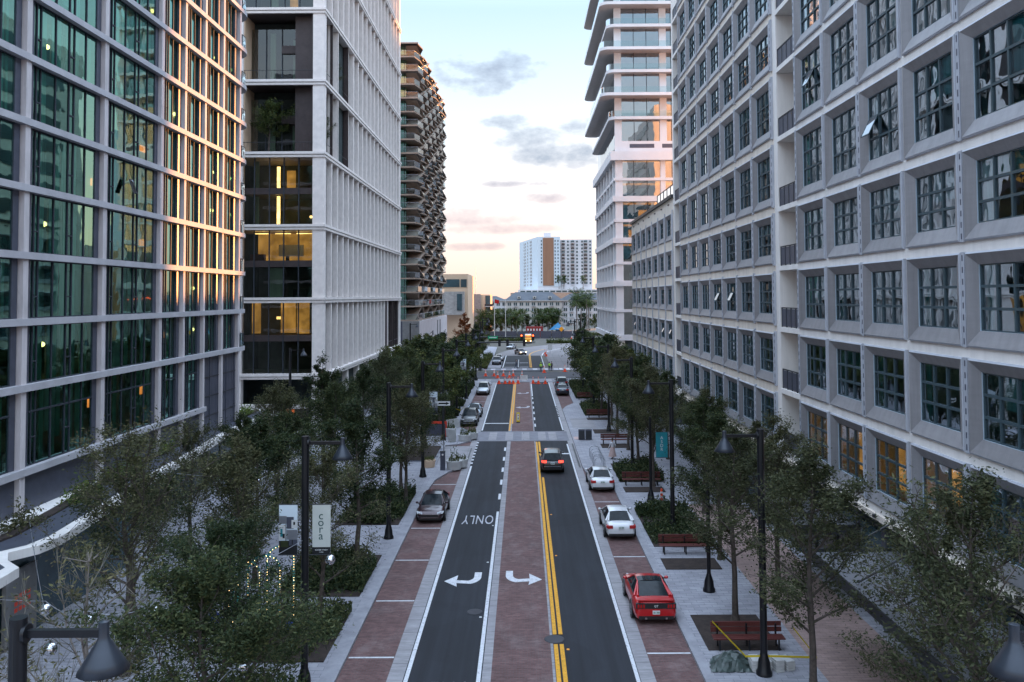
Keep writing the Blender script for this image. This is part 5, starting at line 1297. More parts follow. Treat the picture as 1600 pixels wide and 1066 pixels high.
# ================================================================== street furniture
mat('lamp shade grey', (.035,.042,.055), .35, .3, var=.15)
def lamp_proto(h=9.25, flip=1):
    """Black lamp post: cast base, round pole, side arm and a bell-shaped shade."""
    parts = {}
    b = MB(); b.lathe([(.30,0),(.30,.12),(.25,.2),(.22,.5),(.15,.75),(.125,.85)],'black metal',n=18); parts['base'] = b.mesh('base')
    b = MB(); b.tube((0,0,.8),(0,0,h),.135,'black metal',.135,18); b.box(-.012,-.138,1.,.012,-.12,h-.1,'near black'); parts['pole'] = b.mesh('pole')
    b = MB(); z = h-.25; b.box(flip*.1,-.05,z-.06,flip*1.34,.05,z+.06,'black metal'); b.tube((flip*.1,0,z),(flip*.16,0,z),.15,'black metal',n=14); parts['arm'] = b.mesh('arm')
    b = MB(); b.lathe([(.08,.18),(.08,-.05),(.105,-.11),(.2,-.27),(.30,-.43),(.302,-.435),(.395,-.59),(.38,-.595),(.28,-.43),(.09,-.15)],'lamp shade grey',(flip*1.38,0,z),28,False); b.lathe([(.08,.18),(.001,.20)],'lamp shade grey',(flip*1.38,0,z),28,False); parts['lamp_shade'] = b.mesh('lamp_shade')
    b = MB(); b.ball((flip*1.38,0,z-.5),.12,'lamp clear',12,8); parts['bulb'] = b.mesh('bulb')
    return parts
LP = {1: lamp_proto(flip=1), -1: lamp_proto(flip=-1)}
def lamp(x, y, flip, label, group, s=1., bare=False):
    T = thing('street_lamp', label, 'street lamp', (x,y,.13), 0, group); T.scale = (s,s,s)
    for k, me in LP[flip].items():
        if bare and k in ('arm','lamp_shade','bulb'): continue
        inst(me, k, T)
    return T
ll = [13.62,31.1,50.3,67.3,84.4,101.5,118.5,135.5]
for i, y in enumerate(ll): lamp(-8.16 if i == 0 else -8.1, y, 1, f'black bell street lamp, {ORD[i]} from the camera in the left kerb row', 'bell lamps along the left kerb')
rl = [13.3,32.15,51.4,70.2,89.2,108,127]
for i, y in enumerate(rl): lamp(9.08, y, -1, f'black bell street lamp, {ORD[i]} from the camera in the right kerb row', 'bell lamps along the right kerb')
for i, (x,y,f) in enumerate([(-24.,86,1),(-22.6,167.,1),(-9,176,1),(-9.3,192,1),(-10,207,1),(11,178,-1),(13.5,196,-1),(10.4,168,-1)]): lamp(x,y,f,['bell lamp with pale shade by the entrance of the white finned tower','bell lamp before the balcony tower podium','bell lamp just past the junction on the left','bell lamp beside the pale parked sedan past the junction','farthest bell lamp on the left before the bend','bell lamp past the junction on the right','farthest bell lamp on the right before the bend','bell lamp at the far corner of the junction on the right'][i],'bell lamps around the junction and entrance')
# ---- banner posts on the right
def banner(x, y, z, w, h, m, label, parts=(), foot=None, side=1, name='banner', group=None):
    T = thing(name, label, 'banner', (x,y,z), 0, group)
    b = MB(); b.box(-w/2,-.008,0,w/2,.008,h,m); b.build('cloth', T)
    for zz in (h+.02,-.02): b = MB(); b.tube((-side*(w/2+.12),0,zz),(side*(w/2+.02),0,zz),.018,'charcoal',n=6); b.build('bracket', T)
    if foot: b = MB(); b.box(-w/2,-.011,0,w/2,-.009,foot,'near black'); b.build('footer', T)
    return T
t = banner(-7.49,31.1,5.05,.67,1.80,'banner cream','cream banner reading cora in dark green letters on the left lamp post',foot=.26)
for i, ch in enumerate('cora'): text_mesh(ch,.42,'banner ink',.002).build('letter',t,(-.02,-.012,1.40-i*.245))
text_mesh('WATER STREET',.068,'reflective white',.001).build('lettering',t,(0,-.013,.155)); text_mesh('TAMPA',.05,'reflective white',.001).build('lettering',t,(0,-.013,.075))
def art_banner(x, y, z, w, h, label, foot):
    t = banner(x,y,z,w,h,'tower blue white',label,foot=foot,side=-1)
    b = MB(); f_ = -.0125
    for (a,c,d,e,m) in [(-.5,.62,-.08,.78,'foil grey'),(-.08,.52,.3,.76,'slate metal'),(.18,.53,.5,.7,'planter white'),(-.5,.3,-.12,.6,'planter white'),(-.14,.28,-.1,.62,'slate metal'),(-.08,.3,.5,.5,'foil grey'),(-.42,.36,-.3,.52,'teal metal'),(-.3,.33,-.18,.42,'near black'),(.05,.18,.5,.3,'slate metal'),(-.4,.15,0,.28,'olive leaf'),(.2,.2,.26,.3,'near black'),(.28,.6,.38,.66,'near black')]:
        b.quad((a*w,f_,c*h),(d*w,f_,c*h),(d*w,f_,e*h),(a*w,f_,e*h),m); f_ -= .0008
    b.build('printed_picture',t); return t
art_banner(-8.72,31.1,5.05,.68,1.80,'pale blue picture banner on the same left post, opposite the cream one',.5)
t=art_banner(-7.25,67.3,5.1,.66,1.8,'white and blue picture banner on the fourth left lamp post',.6)
t=art_banner(-7.3,101.5,5.2,.7,1.8,'pale picture banner deep in the left tree row',.5)
for i,(x,y) in enumerate([(8.99,41.1),(8.88,58.8)]):
    T = thing('banner_post', ['short black banner post behind the second red bench','short black banner post holding the teal banner'][i],'post',(x,y,.13))
    b = MB(); b.lathe([(.30,0),(.30,.12),(.25,.2),(.22,.5),(.13,.75),(.11,.85)],'black metal',n=18); b.build('base',T)
    b = MB(); b.tube((0,0,.8),(0,0,5.9),.10,'black metal',.09,14); b.build('pole',T)
t = banner(9.68,58.8,3.2,.82,1.75,'teal metal','teal banner with four pale letters stacked down it on the right') 
MATS['teal metal'].node_tree.nodes['Principled BSDF'].inputs['Metallic'].default_value = 0
for i, ch in enumerate('ASDR'): text_mesh(ch,.30,'planter white',.002).build('letter',t,(0,-.012,1.36-i*.27))
banner(9.9,117,4.6,.8,1.6,'teal cloth','small dark teal banner among the far right trees')
# ---- benches
def bench_proto():
    P = {}
    b = MB(); 
    for k in range(3): b.box(0,-.40+k*.17,.44,2.9,-.25+k*.17,.49,'wood red')
    P['seat'] = b.mesh('seat')
    b = MB(); b.box(0,.16,.56,2.9,.22,.74,'wood red'); b.box(0,.20,.77,2.9,.26,.95,'wood red'); P['backrest'] = b.mesh('backrest')
    P['legs'] = []
    for x in (.25,1.45,2.65):
        b = MB(); b.box(x-.03,-.36,0,x+.03,-.30,.44,'black metal'); b.box(x-.03,.05,0,x+.03,.11,.44,'black metal'); b.box(x-.03,-.36,.40,x+.03,.2,.44,'black metal'); b.box(x-.03,.11,.42,x+.03,.17,.9,'black metal'); P['legs'].append(b.mesh('leg'))
    return P
BP = bench_proto()
for i,(x,y) in enumerate([(7.65,34.6),(7.55,47.2),(7.5,64.0),(7.5,81.6),(7.5,99.4),(7.5,117)]):
    T = thing('street_bench', f'red brown slatted bench, {ORD[i]} from the camera along the right pavement','bench',(x,y,.14),0,'red slatted benches on the right')
    inst(BP['seat'],'seat',T); inst(BP['backrest'],'backrest',T)
    for l in BP['legs']: inst(l,'leg',T)
# ---- bins, bike loops
for i,x in enumerate((5.82,6.52)):
    T = thing('litter_bin',['dark grey litter bin standing left in the pair by the crosswalk','dark grey litter bin standing right in the pair by the crosswalk'][i],'bin',(x,84.2,.14),0,'pair of litter bins')
    b = MB(); b.box(-.31,-.3,.05,.31,.3,1.02,'slate metal'); b.box(-.27,-.31,.1,.27,-.3,.9,'charcoal'); b.build('body',T)
    b = MB(); b.box(-.33,-.32,1.02,.33,.32,1.1,'foil grey'); b.build('lid',T)
for i in range(5):
    T = thing('bicycle_rack',f'thin steel bicycle hoop, {ORD[i]} from the camera in the row behind the white sedan','bicycle rack',(6.35,70.+i*1.35,.135),0,'row of bicycle hoops')
    pts = [(-.42,0,0),(-.42,0,.65)]+[(-.42*math.cos(R(180*k/10)),0,.65+.3*math.sin(R(180*k/10))) for k in range(11)]+[(.42,0,0)]
    b = MB(); b.path(pts,.028,'steel pole',8); b.build('hoop',T)
    b = MB(); b.tube((-.42,0,0),(-.42,0,.02),.07,'steel pole',n=10); b.tube((.42,0,0),(.42,0,.02),.07,'steel pole',n=10); b.build('foot_plates',T)
# ---- planters
def planter(x,y,label,r=.62,h=.62,m='planter white',pm='fresh leaf',tall=0,group='round white planters'):
    T = thing('planter',label,'planter',(x,y,.135),0,group)
    b = MB(); b.lathe([(r*.9,0),(r,h*.9),(r*1.02,h),(r*.92,h),(r*.9,h-.08),(.01,h-.08)],m,n=22,caps=False); b.build('pot',T)
    o = inst(shrub_mesh(int(x*7+y),r*.7,r*.7,.5,300,.07,'far leaf'),'plant',T,(0,0,h-.05))
    if tall: o = inst(shrub_mesh(int(y),.2,.2,1.5,140,.08,'far leaf'),'tall_plant',T,(0,0,h+.1))
planter(-5.95,84.0,'round white planter by the crosswalk, the nearer and left of its pair',tall=1); planter(-5.25,85.3,'round white planter by the crosswalk, the farther and right of its pair',tall=1)
planter(-5.85,70.3,'round white planter at the tip of the left kerb bulge',.66,.72,tall=1); planter(-5.35,71.3,'round white planter half hidden behind the one at the kerb bulge tip',.6,.65)
planter(-8.05,71.2,'yellowish pot with leafy plant behind the third left lamp base',.55,.6,'sunset tinted stone',group=None); planter(-7.5,86.4,'square topped pale planter with bush beside the crosswalk signpost',.55,.9,tall=1,group=None)
for i,(x,y) in enumerate([(-9.1,118),(-9.3,137)]): pass
# sandwich board, barrier, kiosk, one-way sign, stone block
T = thing('sandwich_board','pale folding sandwich board on the pavement by the crosswalk planters','board',(-7.1,83.4,.135))
b = MB(); b.add([(-.35,-.3,0),(.35,-.3,0),(.35,-.02,1.1),(-.35,-.02,1.1)],[(0,1,2,3),(3,2,1,0)],'planter white'); b.build('front_panel',T); b = MB(); b.add([(-.35,.3,0),(.35,.3,0),(.35,.02,1.1),(-.35,.02,1.1)],[(0,1,2,3),(3,2,1,0)],'planter white'); b.build('rear_panel',T)
T = thing('orange_barrier','orange framed barrier hung with grey mesh across the left pavement','barrier',(-9.2,86.3,.135))
b = MB(); b.box(-1.3,-.05,1.35,1.3,.05,1.6,'orange plastic'); b.box(-1.3,-.05,0,-1.15,.05,1.35,'orange plastic'); b.box(1.15,-.05,0,1.3,.05,1.35,'orange plastic'); b.build('frame',T)
b = MB(); b.box(-1.15,-.02,.1,1.15,.02,1.35,'slate metal'); b.build('mesh_panel',T)
T = thing('parking_kiosk','slim dark parking kiosk with small white screen at the left kerb bulge','kiosk',(-6.75,69.9,.135))
b = MB(); b.box(-.2,-.15,0,.2,.15,1.5,'slate metal'); b.box(-.22,-.17,1.5,.22,.17,1.56,'charcoal'); b.build('cabinet',T); b = MB(); b.tube((0,-.155,1.28),(0,-.165,1.28),.08,'reflective white',n=14); b.build('screen',T)
T = thing('one_way_sign','white arrow one way sign on a thin dark post above the kiosk','sign',(-6.95,72.9,.035))
b = MB(); b.tube((0,0,0),(0,0,5.5),.035,'charcoal',n=8); b.build('post',T); b = MB(); b.box(-.6,-.03,5.0,.6,.0,5.45,'near black'); b.box(-.56,-.035,5.04,.56,-.03,5.41,'reflective white'); b.build('plate',T)
b = MB(); b.add([(-.45,-.04,5.16),(.2,-.04,5.16),(.2,-.04,5.09),(.5,-.04,5.225),(.2,-.04,5.36),(.2,-.04,5.29),(-.45,-.04,5.29)],[(0,1,5,6),(1,2,3),(3,4,5),(1,3,5)],'near black'); b.build('arrow',T)
b = MB(); b.add([(-.9,-.3,0),(.9,-.45,0),(.8,.5,0),(-.8,.5,0),(-.7,-.2,.75),(.6,-.3,.9),(.55,.35,.85),(-.6,.4,.7)],[(4,5,6,7),(0,1,5,4),(1,2,6,5),(2,3,7,6),(3,0,4,7)],'planter white'); o = b.build('wrapped_stone',None,(-7.9,93.2,.135)); tag(o,'pale wrapped stone block behind the left signpost','block')
# tactile-like steps by the driveway
for k in range(4): strip('paving_band',-12,-7.7,73.4+k*1.9,74.1+k*1.9,.139,'slate metal')
strip('paving_patch',5.1,5.75,84.3,86,.139,'rose cloth')
# keep-right sign on the median
T = thing('crossing_sign','upright yellow and white crossing sign standing on the brick median','sign',(-.62,96.6,.012))
b = MB(); b.box(-.2,-.05,0,.2,.05,.1,'rubber'); b.build('base',T); b = MB(); b.box(-.19,-.02,.1,.19,.02,1.15,'sign yellow'); b.build('panel',T); b = MB(); b.box(-.12,-.026,.28,.12,-.02,1.0,'reflective white'); b.build('white_field',T)
b = MB(); b.lathe([(.001,-.001),(.09,0)],'tail red',n=8,caps=False); 
b = MB(); b.add([(.075*math.cos(R(22.5+45*k)),-.03,.84+.075*math.sin(R(22.5+45*k))) for k in range(8)],[tuple(range(8))],'tail red'); b.build('stop_mark',T); b = MB(); b.tube((0,-.03,.62),(0,-.032,.62),.03,'near black',n=8); b.add([(-.05,-.03,.36),(.05,-.03,.36),(.04,-.03,.58),(-.04,-.03,.58)],[(0,1,2,3)],'near black'); b.build('walker_mark',T)
# ---- traffic cones
b = MB(); b.lathe([(.16,.04),(.055,.52)],'cone orange',n=14,caps=False); b.lathe([(.052,.52),(.026,.75),(.001,.755)],'cone orange',n=14,caps=False); CB = b.mesh('body')
b = MB(); b.lathe([(.093,.36),(.074,.5)],'reflective white',n=14,caps=False); b.lathe([(.066,.55),(.054,.64)],'reflective white',n=14,caps=False); CC = b.mesh('reflective_collar')
b = MB(); b.box(-.21,-.21,0,.21,.21,.045,'cone orange'); CBASE = b.mesh('base')
def cone(x,y,label,group,s=1.55,z=.02):
    T = thing('traffic_cone',label,'traffic cone',(x,y,z),rnd.uniform(0,1.5),group); T.scale=(s,s,s)
    inst(CBASE,'base',T); inst(CB,'body',T); inst(CC,'reflective_collar',T)
N8 = ['first','second','third','fourth','fifth','sixth','seventh','eighth']
for i,(x,y) in enumerate([(-4.07,139.6),(-3.04,139.5),(-2.3,139.5),(-1.68,139.4),(-.87,139.9),(1.62,139.8),(2.51,139.2),(3.65,139.2)]): cone(x,y,f'orange cone, {N8[i]} from the left in the front line before the junction','cones in the front line')
for i,(x,y) in enumerate([(-6.92,153.2),(-5.36,153.1),(-4.59,149.5),(-3.64,153),(-2.48,149.3),(-1.84,152.9),(-.23,150.4)]): cone(x,y,f'orange cone, {N8[i]} from the left in the staggered line across the side street','cones across the side street')
for x,y,l in [(3.99,159.6,'orange cone at the feet of the hi vis workers'),(8.03,161.4,'orange cone alone near the far right corner'),(5.62,203.1,'orange cone beside the tram lane, the nearer of two'),(5.52,209.9,'orange cone beside the tram lane, the farther of two'),(18.2,283,'orange cone by the diamond sign at the far bend'),(16.6,285,'orange cone left of the barricade at the far bend'),(22.4,281,'orange cone right of the diamond sign at the far bend')]: cone(x,y,l,None,1.7)
T = thing('pavement_marker','orange and white striped channelling post beside the second bench bed','marker post',(9.55,58.3,.135))
b = MB(); b.tube((0,0,.05),(0,0,1.0),.1,'cone orange',.07,12); b.box(-.2,-.2,0,.2,.2,.06,'rubber'); b.build('post',T); b = MB(); b.tube((0,0,.4),(0,0,.52),.094,'reflective white',.09,12); b.tube((0,0,.7),(0,0,.82),.086,'reflective white',.082,12); b.build('bands',T)
T = thing('road_closed_barricade','white board barricade standing among the cones before the junction','barricade',(.1,142.4,.02))
b = MB(); b.box(-.62,-.03,.35,.62,.03,1.15,'reflective white'); b.build('board',T)
for sx in (-1,1): b = MB(); b.box(sx*.5-.03,-.3,0,sx*.5+.03,.3,.06,'steel pole'); b.box(sx*.5-.02,-.02,.06,sx*.5+.02,.02,.4,'steel pole'); b.build('foot',T)
b = MB(); b.box(-.45,-.034,.86,.45,-.031,.90,'foil grey'); b.box(-.35,-.034,.66,.35,-.031,.70,'foil grey'); b.build('faint_lines',T)
# ---- traffic signals
def signal_head(par, x, z, face, lit=None):
    b = MB(); b.box(x-.22,-.2,z-.6,x+.22,.12,z+.6,'near black'); h = b.build('signal_head',par)
    for k in range(3):
        zz = z+.36-k*.36; y = -.21 if face < 0 else .13
        b = MB(); b.tube((x,y,zz),(x,y+.01*face,zz),.13,'red lens' if (lit == k and face < 0) else 'charcoal',n=14); b.tube((x,y+.005*face,zz+.02),(x,y+.17*face,zz+.0),.155,'near black',n=14,caps=False); b.build('lens',h)
def mast(x0,y,x1,label,heads,face,lit,sign=False,z=6.5):
    T = thing('traffic_signal',label,'traffic signal',(x0,y,.13))
    b = MB(); b.tube((0,0,0),(0,0,z+.6),.16,'black metal',.13,14); b.lathe([(.35,0),(.32,.3),(.2,.6)],'black metal',n=16); b.build('pole',T)
    b = MB(); b.tube((0,0,z),(x1-x0,0,z+.05),.13,'black metal',.08,12); b.build('mast_arm',T)
    for hx in heads: signal_head(T,hx-x0,z-.05,face,lit)
    if sign:
        b = MB(); b.box(sign-x0-.95,-.16,z-.35,sign-x0+.95,-.12,z+.25,'sign green'); s_=b.build('street_sign',T); b = MB(); b.box(sign-x0-.7,-.166,z-.12,sign-x0+.7,-.161,z+.04,'reflective white'); b.build('lettering_band',s_)
mast(-8.2,144.5,2.1,'near signal mast over the junction, its dark heads turned away',(-4.1,-2.7,.18),1,None)
mast(-8.5,163.2,2.4,'far signal mast over the junction with two red lights and green street sign',(-.3,1.96),-1,0,-5.9)
T = thing('pedestrian_signal','small white notice and signal on a thin post left of the junction','sign',(-8.3,165.5,.13)); b = MB(); b.tube((0,0,0),(0,0,3.),.06,'black metal',n=8); b.build('post',T); b = MB(); b.box(-.35,-.06,2.2,.35,-.02,3.1,'reflective white'); b.build('plate',T)
# ---- people
def person(label, loc, rz, cloth, legs, stride=.0, vest=None, hair='hair brown', skirt=False, s=1., hat=None, arm=.15):
    T = thing('person', label, 'person', loc, rz); T.scale=(s,s,s)
    V=[];E=[];Rd=[]
    def v(p,r,par=None):
        V.append(p);Rd.append(r)
        if par is not None: E.append((par,len(V)-1))
        return len(V)-1
    pel=v((0,0,.95),.135); ab=v((0,.0,1.12),.125,pel); ch=v((0,.01,1.32),.15,ab); nk=v((0,.0,1.48),.06,ch); hd0=v((0,.02,1.58),.075,nk); hd=v((0,.02,1.70),.088,hd0)
    for sx in (-1,1):
        st=stride*sx
        hp=v((sx*.09,0,.9),.10,pel); kn=v((sx*.10,st*.45+.02,.5),.068,hp); an=v((sx*.10,st*.9-.03*abs(stride)*2,.09),.042,kn); v((sx*.11,st*.9+.15,.04),.04,an)
        sh=v((sx*.19,0,1.42),.062,ch); el=v((sx*.27,-st*.3-.02,1.14),.045,sh); wr=v((sx*(.25+arm*.2),-st*.6+arm,.9+arm*.3),.03,el); pm_=v((sx*(.25+arm*.2),-st*.6+arm+.03,.83+arm*.3),.032,wr)
        for q,(dx,ln) in enumerate([(-.026,.066),(-.009,.08),(.009,.076),(.025,.06)]):
            f1=v((V[pm_][0]+dx,V[pm_][1]+.012,V[pm_][2]-.04),.0095,pm_); f2=v((V[f1][0],V[f1][1]+.015,V[f1][2]-ln*.55),.0085,f1); v((V[f2][0],V[f2][1]+.02,V[f2][2]-ln*.4),.008,f2)
        t1=v((V[pm_][0]-sx*.03,V[pm_][1]+.03,V[pm_][2]-.005),.011,pm_); v((V[t1][0]-sx*.01,V[t1][1]+.03,V[t1][2]-.035),.009,t1)
    me=bpy.data.meshes.new('body'); me.from_pydata(V,E,[]); me.update(); o=bpy.data.objects.new('body',me); COL.objects.link(o); o.parent=T
    sk=o.modifiers.new('skin','SKIN'); 
    for i,sv in enumerate(me.skin_vertices[0].data): sv.radius=(Rd[i],Rd[i]*(.78 if i in (0,1,2) else 1)); sv.use_root=(i==0)
    sk.use_smooth_shade=True; sb=o.modifiers.new('sub','SUBSURF'); sb.levels=1; sb.render_levels=1
    # one body mesh, coloured by region: skin above the collar and at the hands, shirt, trousers
    m,nt,bs=new_mat('person '+label[:24]); tc=nt.nodes.new('ShaderNodeTexCoord'); sp=nt.nodes.new('ShaderNodeSeparateXYZ'); nt.links.new(tc.outputs['Object'],sp.inputs[0])
    c=_ramp(nt,_math(nt,'DIVIDE',sp.outputs['Z'],2.),[(0,(.02,.02,.02)),(.05,legs),(.485,legs),(.49,cloth),(.735,cloth),(.74,(.45,.27,.2))]); nt.nodes[-1]
    for nd in nt.nodes:
        if nd.type=='VALTORGB': nd.color_ramp.interpolation='CONSTANT'
    nt.links.new(c,bs.inputs['Base Color']); bs.inputs['Roughness'].default_value=.85; me.materials.append(m)
    b=MB(); b.ball((0,-.005,1.745),.098,hair if not hat else hat,14,8); b.ball((0,-.03,1.69),.088,hair,12,8); b.build('hair' if not hat else 'hard_hat',T)
    b=MB(); b.ball((0,.112,1.675),.016,'skin',8,5); 
    for sx in (-1,1): b.ball((sx*.034,.095,1.70),.011,'near black',6,4); b.ball((sx*.088,.015,1.68),.022,'skin',6,5)
    b.box(-.025,.098,1.632,.025,.106,1.64,'tail red'); b.build('face',T)
    if vest: b=MB(); b.lathe([(.19,1.02),(.185,1.15),(.20,1.32),(.19,1.42),(.10,1.47)],vest,n=14,caps=False); b.lathe([(.197,1.12),(.203,1.18)],'reflective white',n=14,caps=False); b.build('safety_vest',T)
    if skirt: b=MB(); b.lathe([(.36,.22),(.24,.7),(.15,1.08)],'rose cloth',n=16,caps=False); b.build('skirt',T)
    return T
person('worker in hi vis vest standing alone at the centre of the junction',(3.4,161.6,.01),R(10),(.3,.55,.02),(.02,.025,.04),vest='hi vis',hat='hi vis')
person('worker in hi vis vest, left one of the pair beside the orange cone',(5.1,162.9,.01),R(-20),(.3,.55,.02),(.02,.02,.03),vest='hi vis')
person('dark dressed person, right one of the pair beside the orange cone',(5.55,163.6,.01),R(30),(.04,.03,.03),(.02,.02,.03),vest=None)
person('pedestrian in dark blue striding over the far crosswalk',(-1.45,168.9,.02),R(-80),(.02,.025,.05),(.03,.045,.09),stride=.3)
person('person in white top and pale rose skirt walking by the right planting bed',(7.85,74.2,.135),R(20),(.65,.65,.68),(.5,.36,.33),skirt=True,hair='hair brown',stride=.12)
person('person in black standing by the tram stop at the far right',(9.2,172.,.01),R(90),(.015,.015,.02),(.01,.01,.015))
# ---- far oddments
T = thing('diamond_sign','orange diamond roadworks sign at the far bend','sign',(12.9,281,0)); b=MB(); b.tube((0,0,0),(0,0,4.),.08,'charcoal',n=8); b.build('post',T); b=MB(); b.add([(-.9,-.1,3.6),(0,-.1,2.7),(.9,-.1,3.6),(0,-.1,4.5)],[(0,1,2,3)],'sign orange'); b.build('plate',T)
T = thing('blue_canopy','bright blue pyramid canopy on posts beyond the bend','canopy',(12.2,300,0)); b=MB(); b.add([(-2.8,-2.6,2.7),(2.6,-2.6,2.7),(2.6,2.6,2.7),(-2.6,2.6,2.7),(.4,0,5.2)],[(0,1,4),(1,2,4),(2,3,4),(3,0,4)],'blue canopy' if 'blue canopy' in MATS else 'teal cloth'); b.build('fabric_roof',T)
MATS['blue canopy']=mat('blue canopy',(.02,.17,.34),.7,var=.15); [o.data.materials.__setitem__(0,MATS['blue canopy']) for o in kids(T)]
for x in (-2.5,2.5): b=MB(); b.tube((x,-2.5,0),(x,-2.5,2.7),.12,'steel pole',n=8); b.build('post',T)
mat('container red',(.26,.03,.03),.7,var=.3)
T = thing('red_container','red shipping container with white lettering behind the truck at the bend','container',(3.6,296,0)); b=MB(); b.box(-2.6,-1.2,.2,3.4,1.2,4.0,'container red'); b.build('box',T)
for k in range(5): b=MB(); b.box(-2.1+k*1.05,-1.24,2.5,-1.6+k*1.05,-1.2,3.2,'reflective white'); b.build('white_mark',T)
for i,(x,y) in enumerate([(-9.6,280),(-5.9,281)]):
    T = thing('flag_pole',['white flag pole with a red flag before the palms','bare white pole right of the flag pole'][i],'pole',(x,y,0)); b=MB(); b.tube((0,0,0),(0,0,14.),.14,'planter white',.09,10); b.build('pole',T)
    if i==0: b=MB(); b.add([(0,0,13.8),(1.6,.1,13.4),(1.5,.15,12.2),(0,0,12.5)],[(0,1,2,3),(3,2,1,0)],'tail red'); b.build('flag',T)
T = thing('guard_hut','small dark glazed hut under the blue canopy','hut',(13.2,299,0)); b=MB(); b.box(-1.5,-1.2,0,1.5,1.2,3.,'slate metal'); b.box(-1.7,-1.4,3,1.7,1.4,3.25,'planter white'); b.build('body',T); b=MB(); b.box(-1.2,-1.23,1.2,1.2,-1.2,2.4,'far window'); b.build('window',T)
for i,x in enumerate((15.6,17.2)):
    T = thing('tram_pole',['pale steel tram pole, left of two at the far right','pale steel tram pole, right of two at the far right'][i],'pole',(x,262,0)); b=MB(); b.tube((0,0,0),(0,0,8.5),.22,'planter white',.16,10); b.build('pole',T); b=MB(); b.tube((0,0,7.8),(-3,0,8.2),.08,'planter white',n=8); b.build('arm',T)
T = thing('construction_fence','dark mesh fence panels along the back of the far bend','fence',(-2,289,0))
for k in range(9): b=MB(); b.box(-16+k*4,-.05,.1,-12.2+k*4,.05,2.6,'slate metal'); b.build('panel',T)
T = thing('lane_notice','small white notice board beside the tram lane','sign',(6.9,214,.0)); b=MB(); b.tube((0,0,0),(0,0,1.),.05,'steel pole',n=6); b.build('post',T); b=MB(); b.box(-.6,-.05,.9,.6,0,2.2,'reflective white'); b.build('board',T)
T = thing('tv_mast','thin lattice mast far off on the left skyline','mast',(-85,1500,0)); b=MB(); b.tube((0,0,0),(0,0,68),.5,'foil grey',.3,6); b.build('pole',T)
# ---- silver globes on catenary wires over the plaza
G = [(-14.7,25.9,5.),(-12.9,25.,5.),(-11.2,25.7,5.),(-12.9,23.,5.),(-7.3,21.9,5.),(-13.8,43.5,5.),(-7.05,30.6,5.)]
GL = ['outermost silver globe over the left plaza near the wavy roof','silver globe in front of the bare tree, next to the outermost one','silver globe just right of the bare tree crown','small silver globe low behind the big lamp arm','big silver globe low in the nearest left tree','silver globe high among the dark trees behind the cora post','silver globe right under the cora banner']
for i,(x,y,z) in enumerate(G):
    T = thing('silver_globe',GL[i],'globe lamp',(x,y,z),0,'silver globes over the plaza'); b=MB(); b.ball((0,0,0),.18,'silver',20,12); b.build('globe',T); b=MB(); b.tube((0,0,.17),(0,0,.25),.03,'charcoal',n=8); b.build('cap',T)
def wire(pts,label):
    b=MB()
    for a,c in zip(pts,pts[1:]):
        P_=[Vector(a).lerp(Vector(c),k/8)-Vector((0,0,.5*math.sin(math.pi*k/8)*.4)) for k in range(9)]; b.path(P_,.012,'foil grey',5)
    o=b.build('catenary_wire'); tag(o,label,'wire')
wire([(-20.2,27.,5.6),(-14.7,25.9,5.25),(-12.9,25.,5.25),(-11.2,25.7,5.25),(-8.1,31.1,5.6)],'thin wire carrying three silver globes towards the cora post')
wire([(-20.,34,5.6),(-12.9,23.,5.25),(-7.3,21.9,5.25),(-8.1,13.4,5.6)],'thin wire low across the plaza to the nearest left lamp')
wire([(-21.,44,5.8),(-13.8,43.5,5.25),(-8.1,50.3,5.8)],'thin wire through the dark trees to the third left lamp')
# ---- play arches with fairy lights, and blue shade sails
emis('fairy light',(1.,.62,.25),3.)
for i,(x,y,w,h,rz) in enumerate([(-13.2,36.2,1.0,2.6,.3),(-12.7,35.4,1.3,3.2,.5),(-12.0,36.4,1.1,3.0,.2),(-11.0,35.6,1.3,3.5,.45),(-10.5,36.3,1.1,3.7,.3)]):
    T = thing('light_arch',f'teal play arch strung with warm fairy lights, {["leftmost","second from the left","middle one","second from the right","rightmost"][i]} in the plaza','play arch',(x,y,.135),rz,'lit arches in the plaza')
    pts=[(-w/2,0,0),(-w/2,0,h-w/2)]+[(-w/2*math.cos(R(180*k/12)),0,h-w/2+w/2*math.sin(R(180*k/12))) for k in range(13)]+[(w/2,0,0)]
    b=MB(); b.path(pts,.05,'teal metal',8); b.build('hoop',T)
    b=MB(); q=0
    for a,c in zip(pts,pts[1:]):
        L_=(Vector(c)-Vector(a)).length; n_=max(1,int(L_/.11))
        for k in range(n_): p=Vector(a).lerp(Vector(c),(k+.5)/n_); b.cbox(p.x,-.06,p.z-.01,.02,.02,.025,'fairy light')
    tag(b.build('fairy_lights',T),kind='stuff')
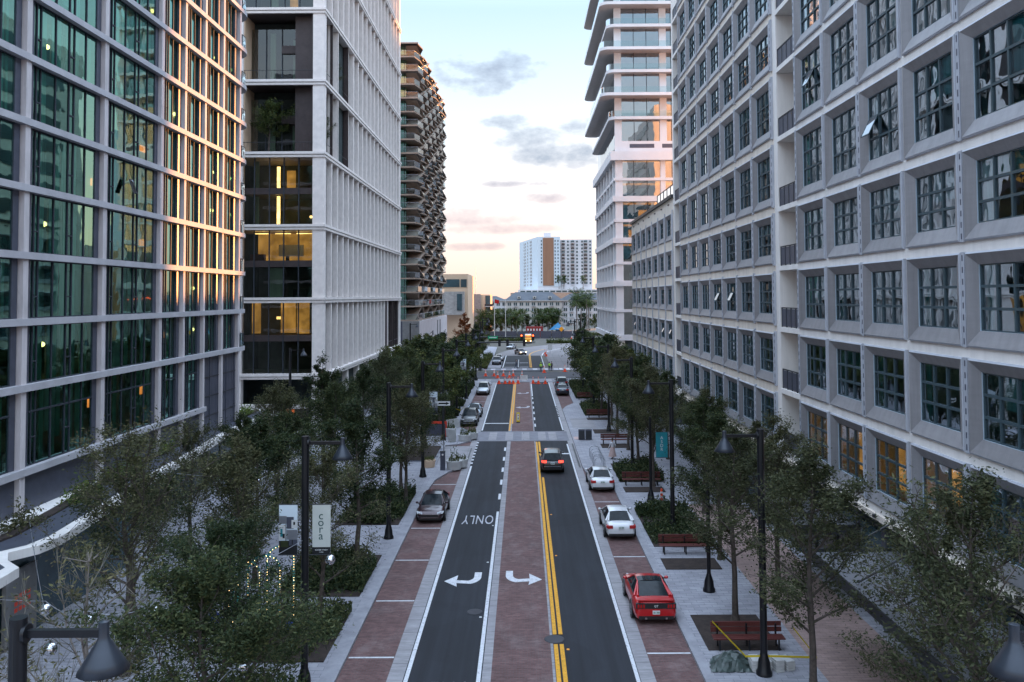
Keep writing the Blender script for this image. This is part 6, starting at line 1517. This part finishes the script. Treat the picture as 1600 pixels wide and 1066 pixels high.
for i,(x,y,z) in enumerate([(-9.9,35.5,1.6),(-13.6,36.8,.9),(-12.4,27.5,.6)]):
    b=MB(); b.add([(-.4,0,0),(.5,.1,.05),(.25,.4,.4),(-.1,.25,.8),(-.3,.3,.2)],[(0,1,3),(1,2,3),(0,3,4),(3,1,0),(3,2,1),(4,3,0)],'blue cloth'); o=b.build('blue_canvas',None,(x,y,.15)); tag(o,['crumpled blue canvas to the right of the lit arches','blue canvas at the foot of the leftmost lit arch','blue canvas on the plaza floor in front of the bare tree'][i],'canvas')
# ---- paving works at the bottom right: stacked pavers, tarpaulin, tape
mat('tarp',(.05,.07,.065),.35,var=.5,scale=4)
T = thing('covered_heap','heap under a grey green plastic sheet by the nearest red bench','heap',(8.0,32.9,.135))
g_=random.Random(5); b=MB(); n_=13; vs=[]
for i in range(n_):
    for j in range(n_):
        u,v=(i/(n_-1)-.5)*2,(j/(n_-1)-.5)*2; hgt=max(0,.5*(1-abs(u)**2.2)*(1-abs(v)**2.2))+g_.uniform(-.06,.06)*(1 if abs(u)<.95 and abs(v)<.95 else .3)
        vs.append((u*.8+g_.uniform(-.05,.05)+.12*v,v*.6+g_.uniform(-.05,.05),max(.01,hgt+.02)))
b.add(vs,[(i*n_+j,(i+1)*n_+j,(i+1)*n_+j+1,i*n_+j+1) for i in range(n_-1) for j in range(n_-1)],'tarp'); b.build('tarpaulin',T)
for i in range(4):
    T = thing('paver_stack',f'short stack of white paving slabs, {N8[i]} from the left beside the tarpaulin','paving stack',(8.85+i*.42,32.6+.12*(i%2),.135),.1*i,'stacked paving slabs')
    for k in range(5-(i%2)): b=MB(); b.cbox(g_.uniform(-.02,.02),g_.uniform(-.02,.02),k*.09,.34,.6,.08,'planter white'); b.build('slab',T)
mat('tape yellow',(.75,.6,.02),.5)
def tape(pts,label):
    b=MB()
    for a,c in zip(pts,pts[1:]): b.add([a,c,(c[0],c[1]+.01,c[2]+.075),(a[0],a[1]+.01,a[2]+.075)],[(0,1,2,3),(3,2,1,0)],'tape yellow')
    o=b.build('barrier_tape'); tag(o,label,'tape')
tape([(7.7,34.7,1.1),(8.4,32.2,.75),(9.1,32.1,.8),(10.9,31.6,.95),(10.8,34.,1.1)],'yellow barrier tape strung around the paving works by the nearest bench')
tape([(-8.2,101,1.),(-7.6,100.4,.9),(-7.2,103,1.)],'yellow tape round the tree bed left of the blue silver sedan')
